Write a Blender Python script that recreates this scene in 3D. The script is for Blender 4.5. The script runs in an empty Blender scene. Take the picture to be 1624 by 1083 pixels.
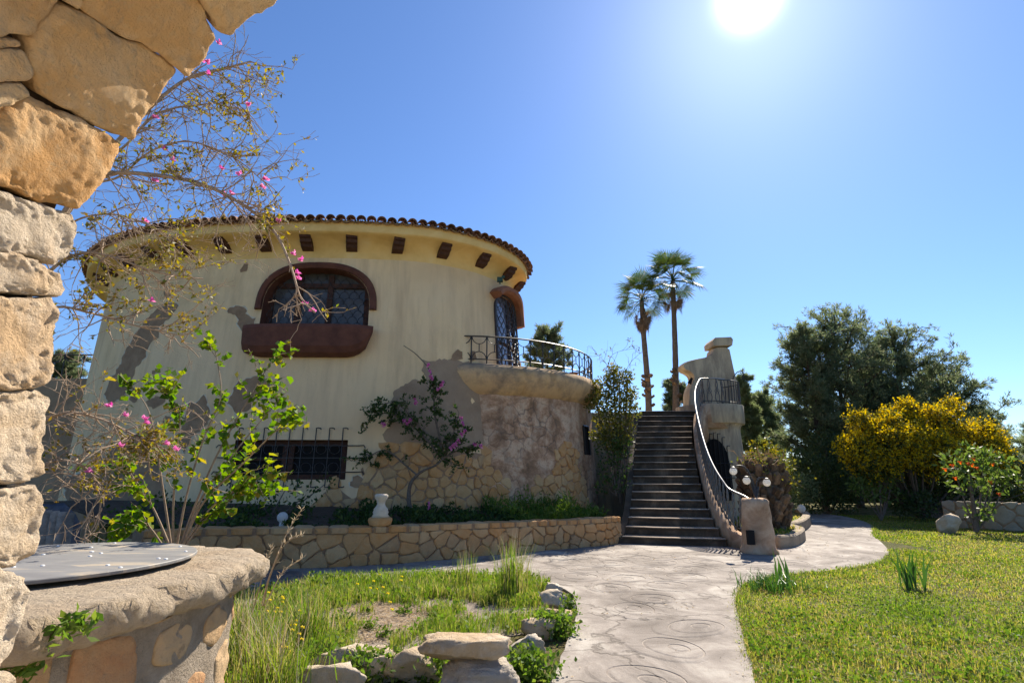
import bpy, math, random
import numpy as np
from mathutils import Vector, Matrix, noise

# ------------------------------------------------------------------ camera, sky, sun, exposure
F, HOR, CH = 860.0, 750.0, 1.6            # focal length in photo pixels, horizon row, eye height
TILT = math.atan((HOR - 541.5) / F)
CT, ST = math.cos(TILT), math.sin(TILT)
scene = bpy.context.scene
col = scene.collection
cam_d = bpy.data.cameras.new('camera'); cam = bpy.data.objects.new('camera', cam_d); col.objects.link(cam)
cam.location = (0, 0, CH); cam.rotation_euler = (math.pi/2 + TILT, 0, 0)
cam_d.sensor_width = 36; cam_d.lens = F / 1624 * 36; cam_d.clip_start = 0.05; cam_d.clip_end = 5000
scene.camera = cam
SUN_EL, SUN_AZ = math.radians(42.5), math.radians(28.0)      # azimuth measured from +Y towards +X
SD = Vector((math.sin(SUN_AZ)*math.cos(SUN_EL), math.cos(SUN_AZ)*math.cos(SUN_EL), math.sin(SUN_EL)))
world = bpy.data.worlds.new('World'); scene.world = world; world.use_nodes = True
wn = world.node_tree; wn.nodes.clear()
w_out = wn.nodes.new('ShaderNodeOutputWorld'); w_bg = wn.nodes.new('ShaderNodeBackground')
w_sky = wn.nodes.new('ShaderNodeTexSky'); w_sky.sky_type = 'NISHITA'; w_sky.sun_disc = False
w_sky.sun_elevation = SUN_EL; w_sky.sun_rotation = SUN_AZ
w_sky.altitude = 0; w_sky.air_density = 1.0; w_sky.dust_density = 0.27; w_sky.ozone_density = 8.0
w_bg.inputs['Strength'].default_value = 0.052
# the sun's own disc and aureole, seen in the frame: falls off with the angle from the sun
w_tc = wn.nodes.new('ShaderNodeTexCoord'); w_dot = wn.nodes.new('ShaderNodeVectorMath'); w_dot.operation = 'DOT_PRODUCT'
w_dot.inputs[1].default_value = SD
w_pow = wn.nodes.new('ShaderNodeMath'); w_pow.operation = 'POWER'; w_pow.inputs[1].default_value = 2300.0
w_max = wn.nodes.new('ShaderNodeMath'); w_max.operation = 'MAXIMUM'; w_max.inputs[1].default_value = 0.0
w_mul = wn.nodes.new('ShaderNodeMath'); w_mul.operation = 'MULTIPLY'; w_mul.inputs[1].default_value = 24.0
w_add = wn.nodes.new('ShaderNodeVectorMath'); w_add.operation = 'ADD'
wl = wn.links.new
w_pow2 = wn.nodes.new('ShaderNodeMath'); w_pow2.operation = 'POWER'; w_pow2.inputs[1].default_value = 110.0
w_mul2 = wn.nodes.new('ShaderNodeMath'); w_mul2.operation = 'MULTIPLY_ADD'; w_mul2.inputs[1].default_value = 0.9
wl(w_max.outputs[0], w_pow2.inputs[0]); wl(w_pow2.outputs[0], w_mul2.inputs[0]); wl(w_mul.outputs[0], w_mul2.inputs[2])
wl(w_tc.outputs['Generated'], w_dot.inputs[0]); wl(w_dot.outputs['Value'], w_max.inputs[0]); wl(w_max.outputs[0], w_pow.inputs[0])
wl(w_pow.outputs[0], w_mul.inputs[0]); w_tint = wn.nodes.new('ShaderNodeVectorMath'); w_tint.operation = 'MULTIPLY'; w_tint.inputs[1].default_value = (.90, .97, 1.06); wl(w_sky.outputs[0], w_tint.inputs[0]); wl(w_tint.outputs[0], w_add.inputs[0]); wl(w_mul2.outputs[0], w_add.inputs[1])
wl(w_add.outputs[0], w_bg.inputs['Color']); wl(w_bg.outputs[0], w_out.inputs['Surface'])
sun_d = bpy.data.lights.new('sun', 'SUN'); sun_d.energy = 3.4; sun_d.angle = math.radians(0.55); sun_d.color = (1.0, 0.91, 0.78)
sun = bpy.data.objects.new('sun', sun_d); col.objects.link(sun)
sun.rotation_euler = SD.to_track_quat('Z', 'Y').to_euler(); sun.location = (0, 0, 30)
vs = scene.view_settings
scene.display_settings.display_device = 'sRGB'
vs.view_transform = 'Standard'; vs.look = 'None'; vs.gamma = 1.0; vs.use_curve_mapping = False
vs.exposure = 1.65
scene.cycles.max_bounces = 8; scene.cycles.diffuse_bounces = 4; scene.cycles.transparent_max_bounces = 8

# ------------------------------------------------------------------ measuring helpers
def ray(px, py):
    cx = (px - 812) / F; cz = (541.5 - py) / F
    return np.array([cx, CT - cz*ST, ST + cz*CT])
def PY(px, py, Y):
    r = ray(px, py); p = r * (Y / r[1]); p[2] += CH; return p
def PZ(px, py, Z):
    r = ray(px, py); p = r * ((Z - CH) / r[2]); p[2] += CH; return p
rng = random.Random(7); nr = np.random.default_rng(11)

# ------------------------------------------------------------------ mesh helpers
def wmat(o):
    m = o.matrix_parent_inverse @ o.matrix_basis if o.parent else o.matrix_basis.copy()
    return wmat(o.parent) @ m if o.parent else m
def link(o, parent=None):
    col.objects.link(o)
    if parent is not None:
        o.parent = parent; o.matrix_parent_inverse = wmat(parent).inverted()
    return o
def tag(o, label=None, cat=None, group=None, kind=None):
    if label: o['label'] = label
    if cat: o['category'] = cat
    if group: o['group'] = group
    if kind: o['kind'] = kind
    return o
def empty(name, loc, label=None, cat=None, group=None):
    o = bpy.data.objects.new(name, None); o.location = [float(c) for c in loc]; o.empty_display_size = 0.2
    link(o); return tag(o, label, cat, group)
def make_mesh(name, V, faces, mats, smooth=False, mi=None):
    """faces: list of int arrays (n,k) or a list of index lists"""
    V = np.asarray(V, dtype=np.float32).reshape(-1, 3)
    me = bpy.data.meshes.new(name)
    if isinstance(faces, np.ndarray): faces = [faces]
    if len(faces) and isinstance(faces[0], np.ndarray) and faces[0].ndim == 2:
        loops = np.concatenate([f.reshape(-1) for f in faces]).astype(np.int32)
        tot = np.concatenate([np.full(len(f), f.shape[1]) for f in faces])
        start = np.concatenate([[0], np.cumsum(tot)[:-1]]).astype(np.int32)
        me.vertices.add(len(V)); me.vertices.foreach_set('co', V.reshape(-1))
        me.loops.add(len(loops)); me.loops.foreach_set('vertex_index', loops)
        me.polygons.add(len(tot)); me.polygons.foreach_set('loop_start', start)
        me.update(calc_edges=True)
    else:
        me.from_pydata([tuple(map(float, v)) for v in V], [], [tuple(map(int, f)) for f in faces]); me.update()
    if not isinstance(mats, (list, tuple)): mats = [mats]
    for m in mats: me.materials.append(m)
    if mi is not None: me.polygons.foreach_set('material_index', np.asarray(mi, dtype=np.int32))
    if smooth: me.polygons.foreach_set('use_smooth', np.ones(len(me.polygons), dtype=bool))
    return me
def mk(name, V, faces, mats, parent=None, smooth=False, mi=None):
    V = np.asarray(V, dtype=np.float64).reshape(-1, 3)
    lo, hi = V.min(0), V.max(0); org = np.array([(lo[0]+hi[0])/2, (lo[1]+hi[1])/2, lo[2]])
    me = make_mesh(name, V - org, faces, mats, smooth, mi)
    o = bpy.data.objects.new(name, me); o.location = org.tolist()
    return link(o, parent)
def inst(name, me, M, parent=None):
    o = bpy.data.objects.new(name, me); o.matrix_basis = M
    return link(o, parent)
class MB:
    def __init__(s): s.V = []; s.F = []; s.n = 0; s.mi = []
    def add(s, V, Fc, m=0):
        V = [tuple(map(float, v)) for v in V]
        s.V += V; s.F += [[i + s.n for i in f] for f in Fc]; s.mi += [m]*len(Fc); s.n += len(V); return s
    def box(s, c, d, M=None, m=0):
        P = [(sx*d[0]/2, sy*d[1]/2, sz*d[2]/2) for sz in (-1, 1) for sy in (-1, 1) for sx in (-1, 1)]
        if M is not None: P = [tuple(M @ Vector(p)) for p in P]
        P = [(p[0]+c[0], p[1]+c[1], p[2]+c[2]) for p in P]
        return s.add(P, [(0,2,3,1),(4,5,7,6),(0,1,5,4),(2,6,7,3),(0,4,6,2),(1,3,7,5)], m)
    def hexa(s, P, m=0):            # 8 points: bottom 4 ccw, top 4 ccw
        return s.add(P, [(3,2,1,0),(4,5,6,7),(0,1,5,4),(1,2,6,5),(2,3,7,6),(3,0,4,7)], m)
    def tube(s, pts, rad, n=6, m=0, cap=True, closed=False):
        V, Fc = tube(pts, rad, n, cap, closed); return s.add(V, Fc, m)
    def lathe(s, prof, c, n=20, m=0):
        V = []; Fc = []
        for r, z in prof:
            for k in range(n):
                a = 2*math.pi*k/n; V.append((c[0]+r*math.cos(a), c[1]+r*math.sin(a), c[2]+z))
        for i in range(len(prof)-1):
            for k in range(n):
                Fc.append((i*n+k, i*n+(k+1) % n, (i+1)*n+(k+1) % n, (i+1)*n+k))
        Fc.append(tuple(range(n-1, -1, -1))); Fc.append(tuple((len(prof)-1)*n+k for k in range(n)))
        return s.add(V, Fc, m)
    def build(s, name, mats, parent=None, smooth=False):
        return mk(name, s.V, s.F, mats, parent, smooth, s.mi)
def tube(pts, rad, n=6, cap=True, closed=False):
    P = [Vector([float(c) for c in p]) for p in pts]; k = len(P)
    R = [rad]*k if isinstance(rad, (int, float)) else list(rad)
    V = []; Fc = []; up = None
    for i in range(k):
        a = P[i-1] if (i > 0 or closed) else P[i]; b = P[(i+1) % k] if (i < k-1 or closed) else P[i]
        t = (b - a)
        t = t.normalized() if t.length > 1e-9 else Vector((0, 0, 1))
        if up is None:
            up = Vector((0, 0, 1)) if abs(t.z) < 0.9 else Vector((1, 0, 0))
        x = up - t*up.dot(t)
        x = x.normalized() if x.length > 1e-6 else t.orthogonal().normalized()
        up = x; y = t.cross(x)
        for j in range(n):
            an = 2*math.pi*j/n; V.append(P[i] + (x*math.cos(an) + y*math.sin(an))*R[i])
    for i in range(k if closed else k-1):
        i2 = (i+1) % k
        for j in range(n): Fc.append((i*n+j, i*n+(j+1) % n, i2*n+(j+1) % n, i2*n+j))
    if cap and not closed:
        Fc.append(tuple(range(n-1, -1, -1))); Fc.append(tuple((k-1)*n+j for j in range(n)))
    return V, Fc
def smooth_line(pts, per=6):                    # Catmull-Rom
    P = [np.array(p, float) for p in pts]; out = []
    for i in range(len(P)-1):
        p0 = P[max(i-1, 0)]; p1 = P[i]; p2 = P[i+1]; p3 = P[min(i+2, len(P)-1)]
        for k in range(per):
            t = k/per
            out.append(0.5*((2*p1)+(-p0+p2)*t+(2*p0-5*p1+4*p2-p3)*t*t+(-p0+3*p1-3*p2+p3)*t**3))
    out.append(P[-1]); return out
def chaikin(poly, n=1):
    P = [np.array(p, float) for p in poly]
    for _ in range(n):
        Q = []
        for i in range(len(P)):
            a, b = P[i], P[(i+1) % len(P)]; Q += [a*.75+b*.25, a*.25+b*.75]
        P = Q
    return P
def nz(p, s=1.0, o=0.0): return noise.noise(Vector((float(p[0])*s+o, float(p[1])*s+o*.7, float(p[2])*s-o)))

# ------------------------------------------------------------------ materials
def mat(name, build):
    m = bpy.data.materials.new(name); m.use_nodes = True; nt = m.node_tree; nt.nodes.clear()
    out = nt.nodes.new('ShaderNodeOutputMaterial'); build(nt, out); return m
def N(nt, t, **kw):
    n = nt.nodes.new(t)
    for k, v in kw.items():
        if k in n.inputs: n.inputs[k].default_value = v
        else: setattr(n, k, v)
    return n
def ramp(nt, src, stops, interp='LINEAR'):
    r = nt.nodes.new('ShaderNodeValToRGB'); r.color_ramp.interpolation = interp
    e = r.color_ramp.elements
    while len(e) < len(stops): e.new(0.5)
    for i, (p, c) in enumerate(stops):
        e[i].position = p; e[i].color = (c[0], c[1], c[2], 1) if isinstance(c, (tuple, list)) else (c, c, c, 1)
    nt.links.new(src, r.inputs['Fac']); return r.outputs['Color']
def mixc(nt, fac, a, b, mode='MIX'):
    n = nt.nodes.new('ShaderNodeMix'); n.data_type = 'RGBA'; n.blend_type = mode
    for sock, v in ((n.inputs[0], fac), (n.inputs[6], a), (n.inputs[7], b)):
        if isinstance(v, (int, float)): sock.default_value = v
        elif isinstance(v, (tuple, list)): sock.default_value = (v[0], v[1], v[2], 1)
        else: nt.links.new(v, sock)
    return n.outputs[2]
def math_(nt, op, a, b=None, c=None):
    n = nt.nodes.new('ShaderNodeMath'); n.operation = op
    for i, v in enumerate((a, b, c)):
        if v is None: continue
        if isinstance(v, (int, float)): n.inputs[i].default_value = v
        else: nt.links.new(v, n.inputs[i])
    return n.outputs[0]
def noise_(nt, scale, detail=6, rough=.6, vec=None, dist=0.0):
    n = N(nt, 'ShaderNodeTexNoise', Scale=scale, Detail=detail, Roughness=rough, Distortion=dist)
    if vec is not None: nt.links.new(vec, n.inputs['Vector'])
    return n.outputs['Fac']
def pos(nt): return nt.nodes.new('ShaderNodeNewGeometry').outputs['Position']
def bsdf(nt, out, colr, rough=.85, bump=None, bs=.3, bd=.02, metal=0.0, spec=.3):
    b = N(nt, 'ShaderNodeBsdfPrincipled', Roughness=rough if isinstance(rough, (int, float)) else .5, Metallic=metal)
    b.inputs['Specular IOR Level'].default_value = spec
    if not isinstance(rough, (int, float)): nt.links.new(rough, b.inputs['Roughness'])
    if isinstance(colr, (tuple, list)): b.inputs['Base Color'].default_value = (*colr, 1)
    else: nt.links.new(colr, b.inputs['Base Color'])
    if bump is not None:
        bn = N(nt, 'ShaderNodeBump', Strength=bs, Distance=bd); nt.links.new(bump, bn.inputs['Height']); nt.links.new(bn.outputs[0], b.inputs['Normal'])
    nt.links.new(b.outputs[0], out.inputs['Surface']); return b
def m_simple(name, c1, c2, scale=8, rough=.85, bs=.3, bd=.02, metal=0.0, spec=.3, fine=60, objr=0.0):
    def f(nt, out):
        v = pos(nt); a = noise_(nt, scale, 8, .65, v)
        c = ramp(nt, a, [(.3, c1), (.7, c2)])
        if objr:
            oi = nt.nodes.new('ShaderNodeObjectInfo')
            k = ramp(nt, oi.outputs['Random'], [(0, 1-objr), (1, 1+objr*.6)])
            c = mixc(nt, 1.0, c, k, 'MULTIPLY')
        bsdf(nt, out, c, rough, noise_(nt, fine, 6, .7, v), bs, bd, metal, spec)
    return mat(name, f)
def m_stone(name, base, warm, grey, light, scale=6.0, bd=.02, bs=.6):
    """natural limestone: per-piece tint, blotches, pits and stains"""
    def f(nt, out):
        v = pos(nt); oi = nt.nodes.new('ShaderNodeObjectInfo')
        t = ramp(nt, oi.outputs['Random'], [(0, base), (.35, warm), (.65, base), (.85, light), (1, grey)])
        a = noise_(nt, scale, 8, .62, v, .6)
        c = mixc(nt, ramp(nt, a, [(.42, 0.0), (.68, .75)]), t, light)
        b = noise_(nt, scale*.6, 6, .6, v, .3)
        c = mixc(nt, ramp(nt, b, [(.5, 0.0), (.72, .6)]), c, warm)
        g = noise_(nt, scale*5, 8, .7, v)
        c = mixc(nt, ramp(nt, g, [(.55, 0.0), (.72, .7)]), c, grey)
        lc = noise_(nt, scale*1.7, 7, .75, v); c = mixc(nt, ramp(nt, lc, [(.60, 0.0), (.68, .5)]), c, tuple(x*.55 for x in grey))
        h = math_(nt, 'ADD', noise_(nt, scale*3, 10, .68, v), math_(nt, 'MULTIPLY', noise_(nt, scale*14, 6, .7, v), .35))
        bsdf(nt, out, c, .92, h, bs, bd, 0, .2)
    return mat(name, f)
def m_leaf(name, stops, trans=.4, rough=.55, spec=.35):
    def f(nt, out):
        g = nt.nodes.new('ShaderNodeNewGeometry')
        oi = nt.nodes.new('ShaderNodeObjectInfo')
        rnd = math_(nt, 'FRACT', math_(nt, 'ADD', g.outputs['Random Per Island'], oi.outputs['Random']))
        c = ramp(nt, rnd, stops)
        if name in ('grass_blades', 'tall_weed_blades'):
            pv = noise_(nt, .9, 6, .65, g.outputs['Position'], .5)
            c = mixc(nt, ramp(nt, pv, [(.48, 0.0), (.66, .6 if name == 'grass_blades' else .3)]), c, (.30, .24, .08))
            pv2 = noise_(nt, .5, 4, .6, g.outputs['Position'])
            c = mixc(nt, ramp(nt, pv2, [(.35, .7), (.5, 0.0)]), c, (.12, .20, .025))
        b = N(nt, 'ShaderNodeBsdfPrincipled', Roughness=rough); b.inputs['Specular IOR Level'].default_value = spec
        nt.links.new(c, b.inputs['Base Color'])
        tr = nt.nodes.new('ShaderNodeBsdfTranslucent')
        hs = N(nt, 'ShaderNodeHueSaturation', Saturation=1.15, Value=1.5); nt.links.new(c, hs.inputs['Color']); nt.links.new(hs.outputs[0], tr.inputs['Color'])
        mx = nt.nodes.new('ShaderNodeMixShader'); mx.inputs[0].default_value = trans
        nt.links.new(b.outputs[0], mx.inputs[1]); nt.links.new(tr.outputs[0], mx.inputs[2]); nt.links.new(mx.outputs[0], out.inputs['Surface'])
    return mat(name, f)

def b_stucco(nt, out):
    v = pos(nt)
    a = noise_(nt, .55, 8, .62, v, .4)
    c = ramp(nt, a, [(.3, (.70, .49, .25)), (.5, (.84, .615, .335)), (.72, (.86, .655, .385))])
    mp = N(nt, 'ShaderNodeMapping'); mp.inputs['Scale'].default_value = (2.6, 2.6, .20); nt.links.new(v, mp.inputs['Vector'])
    st = noise_(nt, 1.3, 8, .66, mp.outputs[0], .2)
    c = mixc(nt, ramp(nt, st, [(.46, 0.0), (.72, .75)]), c, (.55, .38, .215))
    lg = noise_(nt, .22, 5, .55, v); c = mixc(nt, ramp(nt, lg, [(.42, 0.0), (.62, .45)]), c, (.70, .50, .30))
    sp = noise_(nt, 9, 8, .72, v)
    c = mixc(nt, ramp(nt, sp, [(.6, 0.0), (.82, .4)]), c, (.33, .27, .19))
    h = math_(nt, 'ADD', noise_(nt, 26, 8, .7, v), math_(nt, 'MULTIPLY', noise_(nt, 2.2, 4, .5, v), 1.4))
    bsdf(nt, out, c, .93, h, .45, .02, 0, .15)
M_stucco = mat('stucco', b_stucco)
def b_eave(nt, out):
    v = pos(nt); a = noise_(nt, 1.3, 8, .62, v, .4)
    c = ramp(nt, a, [(.3, (.70, .45, .15)), (.55, (.84, .58, .23)), (.75, (.84, .64, .32))])
    bsdf(nt, out, c, .92, noise_(nt, 22, 8, .7, v), .3, .02, 0, .15)
M_eave = mat('eave_stucco', b_eave)
M_concrete = m_simple('bare_concrete', (.24, .15, .085), (.40, .265, .155), 3.5, .95, .7, .02)
M_edge = m_simple('broken_plaster_edge', (.55, .45, .30), (.72, .62, .46), 6, .95, .4, .01)
M_render = m_simple('grey_render', (.27, .185, .115), (.44, .315, .20), 1.1, .95, .8, .02)
def b_drum(nt, out):
    v = pos(nt)
    a = noise_(nt, 1.7, 10, .76, v, .25)
    c = ramp(nt, a, [(.32, (.19, .12, .07)), (.43, (.34, .205, .12)), (.50, (.50, .32, .20)), (.56, (.60, .45, .31)), (.63, (.34, .205, .125)), (.75, (.47, .29, .17))])
    mp = N(nt, 'ShaderNodeMapping'); mp.inputs['Scale'].default_value = (2.2, 2.2, .3); nt.links.new(v, mp.inputs['Vector'])
    st = noise_(nt, 1.4, 8, .7, mp.outputs[0])
    c = mixc(nt, ramp(nt, st, [(.5, 0.0), (.75, .7)]), c, (.17, .12, .085))
    vo = N(nt, 'ShaderNodeTexVoronoi', Scale=2.6); vo.feature = 'DISTANCE_TO_EDGE'; 
    wv = nt.nodes.new('ShaderNodeVectorMath'); wv.operation = 'ADD'; nt.links.new(v, wv.inputs[0])
    nn = N(nt, 'ShaderNodeTexNoise', Scale=3.0); nt.links.new(v, nn.inputs['Vector'])
    sc = nt.nodes.new('ShaderNodeVectorMath'); sc.operation = 'SCALE'; sc.inputs['Scale'].default_value = .35
    nt.links.new(nn.outputs['Color'], sc.inputs[0]); nt.links.new(sc.outputs[0], wv.inputs[1]); nt.links.new(wv.outputs[0], vo.inputs['Vector'])
    cr = ramp(nt, vo.outputs['Distance'], [(0.0, .6), (.05, 0.0)])
    cr = math_(nt, 'MULTIPLY', cr, ramp(nt, noise_(nt, .7, 4, .5, v), [(.42, 0.0), (.58, 1.0)]))
    cv = N(nt, 'ShaderNodeTexVoronoi', Scale=2.6); nt.links.new(wv.outputs[0], cv.inputs['Vector'])
    c = mixc(nt, .35, c, mixc(nt, 1.0, c, ramp(nt, cv.outputs['Color'], [(0.1, (.6, .5, .42)), (.9, (1.35, 1.25, 1.12))]), 'MULTIPLY'))
    c = mixc(nt, cr, c, (.11, .09, .075))
    h = math_(nt, 'SUBTRACT', noise_(nt, 7, 10, .7, v), math_(nt, 'MULTIPLY', cr, .8))
    bsdf(nt, out, c, .95, h, .7, .04, 0, .15)
M_drum = mat('weathered_render', b_drum)
def b_lip(nt, out):
    v = pos(nt); a = noise_(nt, 1.1, 8, .66, v, .6)
    c = ramp(nt, a, [(.3, (.42, .25, .10)), (.5, (.62, .41, .21)), (.72, (.52, .34, .20))])
    s = nt.nodes.new('ShaderNodeSeparateXYZ'); nt.links.new(v, s.inputs[0])
    st = noise_(nt, 2.4, 8, .7, v)
    c = mixc(nt, ramp(nt, st, [(.45, 0.0), (.7, .75)]), c, (.17, .14, .11))
    top = math_(nt, 'MULTIPLY', ramp(nt, math_(nt, 'ADD', s.outputs['Z'], math_(nt, 'MULTIPLY', st, .5)), [(0, 0), (1, 1)]), 1.0)
    r = nt.nodes.new('ShaderNodeMapRange'); r.inputs['From Min'].default_value = 4.28; r.inputs['From Max'].default_value = 4.62
    nt.links.new(math_(nt, 'ADD', s.outputs['Z'], math_(nt, 'MULTIPLY', st, .55)), r.inputs['Value'])
    c = mixc(nt, math_(nt, 'MULTIPLY', r.outputs[0], .75), c, (.15, .13, .11))     # lichen and soot along the rim
    bsdf(nt, out, c, .95, noise_(nt, 9, 10, .7, v), .6, .03, 0, .15)
M_lip = mat('balcony_render', b_lip)
M_brown = m_simple('oxide_brown_render', (.085, .032, .02), (.16, .06, .036), 3.5, .8, .35, .01)
M_hood = m_simple('terracotta_render', (.20, .085, .05), (.33, .15, .085), 3, .85, .35, .01)
M_wood = m_simple('dark_stained_wood', (.045, .018, .011), (.095, .04, .022), 14, .7, .35, .01)
M_iron = m_simple('black_iron', (.022, .020, .019), (.06, .054, .05), 30, .45, .2, .004, .3, .5)
M_iron_sunlit = m_simple('sunlit_grey_iron', (.07, .066, .06), (.17, .16, .148), 25, .42, .2, .004, .4, .5)  # baluster iron made paler: their sunlit sides put into the colour
M_rail = m_simple('pale_handrail', (.20, .19, .18), (.36, .35, .33), 20, .42, .1, .003, .5, .5)  # handrail a paler grey than the other iron
M_tile = m_simple('clay_roof_tile', (.17, .085, .05), (.34, .19, .115), 7, .9, .5, .01, objr=.45)
M_glass = m_simple('dim_window_glass', (.06, .06, .06), (.13, .125, .12), 2, .25, .08, .003, 0, .35)
M_glass_sky = m_simple('sky_tinted_glass', (.15, .16, .22), (.24, .25, .33), 2, .06, .02, .003, 0, .9)  # violet-blue sky reflection put into the base colour
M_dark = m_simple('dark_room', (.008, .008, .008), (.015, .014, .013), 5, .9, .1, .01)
M_arch = m_stone('arch_limestone', (.72, .45, .20), (.66, .34, .11), (.60, .44, .25), (.80, .58, .33), 5.5, .06, 1.0)
M_arch_sunlit = m_stone('sunlit_arch_limestone', (.76, .58, .38), (.70, .46, .24), (.70, .55, .38), (.84, .72, .56), 6.5, .08, 1.0)  # paler copy for the lower stones: sunlight on them put into the colour
M_joint = m_simple('earthy_joint', (.07, .045, .028), (.13, .09, .06), 14, .97, .8, .03)
M_clad = m_stone('golden_cladding_stone', (.56, .315, .13), (.52, .25, .085), (.36, .23, .12), (.60, .40, .20), 5.0, .03, .7)
M_plant = m_stone('planter_stone', (.50, .285, .125), (.52, .25, .085), (.36, .22, .115), (.56, .36, .18), 5.0, .03, .7)
M_mort = m_simple('old_mortar', (.26, .165, .095), (.40, .265, .16), 9, .97, .8, .02)
M_slab = m_stone('well_slab_stone', (.37, .29, .20), (.35, .24, .14), (.25, .205, .16), (.50, .41, .30), 5, .05, 1.0)
M_well = m_stone('well_stone', (.44, .28, .14), (.40, .19, .085), (.31, .22, .14), (.50, .345, .19), 4.5, .03, .8)
M_rock = m_stone('edging_rock', (.52, .43, .31), (.50, .36, .21), (.36, .31, .25), (.66, .58, .46), 6, .04, .9)
M_rwall = m_stone('garden_wall_stone', (.33, .28, .21), (.31, .24, .16), (.25, .22, .18), (.40, .35, .27), 3, .03, .7)
def b_disc(nt, out):
    v = pos(nt)
    mp = N(nt, 'ShaderNodeMapping'); mp.inputs['Scale'].default_value = (1.0, 3.4, 1); mp.inputs['Rotation'].default_value = (0, 0, .5); nt.links.new(v, mp.inputs['Vector'])
    a = noise_(nt, 2.2, 8, .62, mp.outputs[0], .5)
    c = ramp(nt, a, [(.36, (.16, .155, .15)), (.52, (.20, .195, .185)), (.64, (.36, .30, .22))])
    bsdf(nt, out, c, .62, noise_(nt, 30, 6, .6, v), .12, .01, 0, .35)
M_disc = mat('weathered_grey_board', b_disc)
M_rivet = m_simple('bright_rivet', (.75, .75, .72), (.85, .84, .80), 9, .35, .05, .003, .2, .5)
def b_path(nt, out):
    v = pos(nt); a = noise_(nt, 1.0, 10, .68, v, .9); b = noise_(nt, 4.5, 8, .7, v)
    c = ramp(nt, a, [(.34, (.13, .108, .09)), (.43, (.19, .163, .138)), (.52, (.26, .225, .193)), (.60, (.345, .31, .265)), (.70, (.44, .40, .35))])
    c = mixc(nt, ramp(nt, b, [(.52, 0.0), (.74, .55)]), c, (.19, .155, .13))
    nn = N(nt, 'ShaderNodeTexNoise', Scale=1.7, Detail=5.0); nt.links.new(v, nn.inputs['Vector'])
    sc = nt.nodes.new('ShaderNodeVectorMath'); sc.operation = 'SCALE'; sc.inputs['Scale'].default_value = .9; nt.links.new(nn.outputs['Color'], sc.inputs[0])
    wv = nt.nodes.new('ShaderNodeVectorMath'); wv.operation = 'ADD'; nt.links.new(v, wv.inputs[0]); nt.links.new(sc.outputs[0], wv.inputs[1])
    vo = N(nt, 'ShaderNodeTexVoronoi', Scale=.55); vo.feature = 'DISTANCE_TO_EDGE'; nt.links.new(wv.outputs[0], vo.inputs['Vector'])
    ck = ramp(nt, vo.outputs['Distance'], [(0.0, .75), (.012, 0.0)])
    c = mixc(nt, ck, c, (.09, .075, .06))
    gr = noise_(nt, 70, 3, .8, v); c = mixc(nt, ramp(nt, gr, [(.62, 0.0), (.72, .5)]), c, (.13, .105, .085))
    bsdf(nt, out, c, .88, math_(nt, 'SUBTRACT', noise_(nt, 20, 10, .72, v), ck), .6, .015, 0, .25)
M_path = mat('stamped_concrete', b_path)
M_bounce_floor = m_simple('pale_bounce_floor', (.52, .44, .34), (.66, .57, .45), 1.5, .9, .5, .01)  # pale colour of the added floor, chosen to bounce light
M_groove = m_simple('stamp_groove', (.16, .13, .105), (.40, .345, .285), 4.0, .95, .5, .01)
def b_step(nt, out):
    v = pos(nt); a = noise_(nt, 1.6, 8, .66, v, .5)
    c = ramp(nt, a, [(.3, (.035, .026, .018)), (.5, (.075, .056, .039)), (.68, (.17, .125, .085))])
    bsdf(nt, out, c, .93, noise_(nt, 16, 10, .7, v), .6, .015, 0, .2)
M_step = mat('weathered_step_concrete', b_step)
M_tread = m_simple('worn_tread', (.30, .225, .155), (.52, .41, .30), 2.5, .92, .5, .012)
def b_pink(nt, out):
    v = pos(nt); a = noise_(nt, 2.4, 8, .66, v, .6)
    c = ramp(nt, a, [(.3, (.26, .155, .09)), (.48, (.42, .27, .165)), (.62, (.54, .39, .26)), (.8, (.29, .18, .105))])
    bsdf(nt, out, c, .93, noise_(nt, 14, 10, .7, v), .6, .015, 0, .2)
M_pink = mat('stained_pink_render', b_pink)
def b_old(nt, out):
    v = pos(nt)
    mp = N(nt, 'ShaderNodeMapping'); mp.inputs['Scale'].default_value = (1.8, 1.8, .35); nt.links.new(v, mp.inputs['Vector'])
    a = noise_(nt, 1.6, 8, .68, mp.outputs[0], .6)
    c = ramp(nt, a, [(.3, (.19, .15, .105)), (.46, (.38, .305, .21)), (.62, (.58, .465, .30)), (.8, (.46, .37, .25))])
    bsdf(nt, out, c, .94, noise_(nt, 14, 10, .7, v), .5, .02, 0, .2)
M_old = mat('old_cream_render', b_old)
M_white = m_simple('old_whitewash', (.62, .58, .53), (.74, .71, .66), 2, .92, .3, .01)
def b_globe(nt, out):
    b = bsdf(nt, out, (.82, .80, .76), .3, None, spec=.5)
    tr = N(nt, 'ShaderNodeBsdfTranslucent'); tr.inputs['Color'].default_value = (.85, .83, .78, 1); mx = nt.nodes.new('ShaderNodeMixShader'); mx.inputs[0].default_value = .6
    nt.links.new(b.outputs[0], mx.inputs[1]); nt.links.new(tr.outputs[0], mx.inputs[2]); nt.links.new(mx.outputs[0], out.inputs['Surface'])
M_globe = mat('opal_glass', b_globe)
M_urn = m_simple('carved_limestone', (.52, .42, .30), (.66, .57, .44), 12, .9, .4, .01)
M_bark = m_simple('grey_brown_bark', (.10, .075, .055), (.20, .155, .12), 18, .95, .8, .02)
M_twig = m_simple('pale_twig', (.24, .165, .105), (.40, .30, .21), 20, .85, .4, .005)
M_pinebark = m_simple('pine_bark', (.055, .04, .03), (.12, .09, .068), 9, .95, .8, .03)
M_palmbark = m_simple('palm_bark', (.085, .062, .045), (.19, .145, .105), 11, .95, .8, .03)
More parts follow.
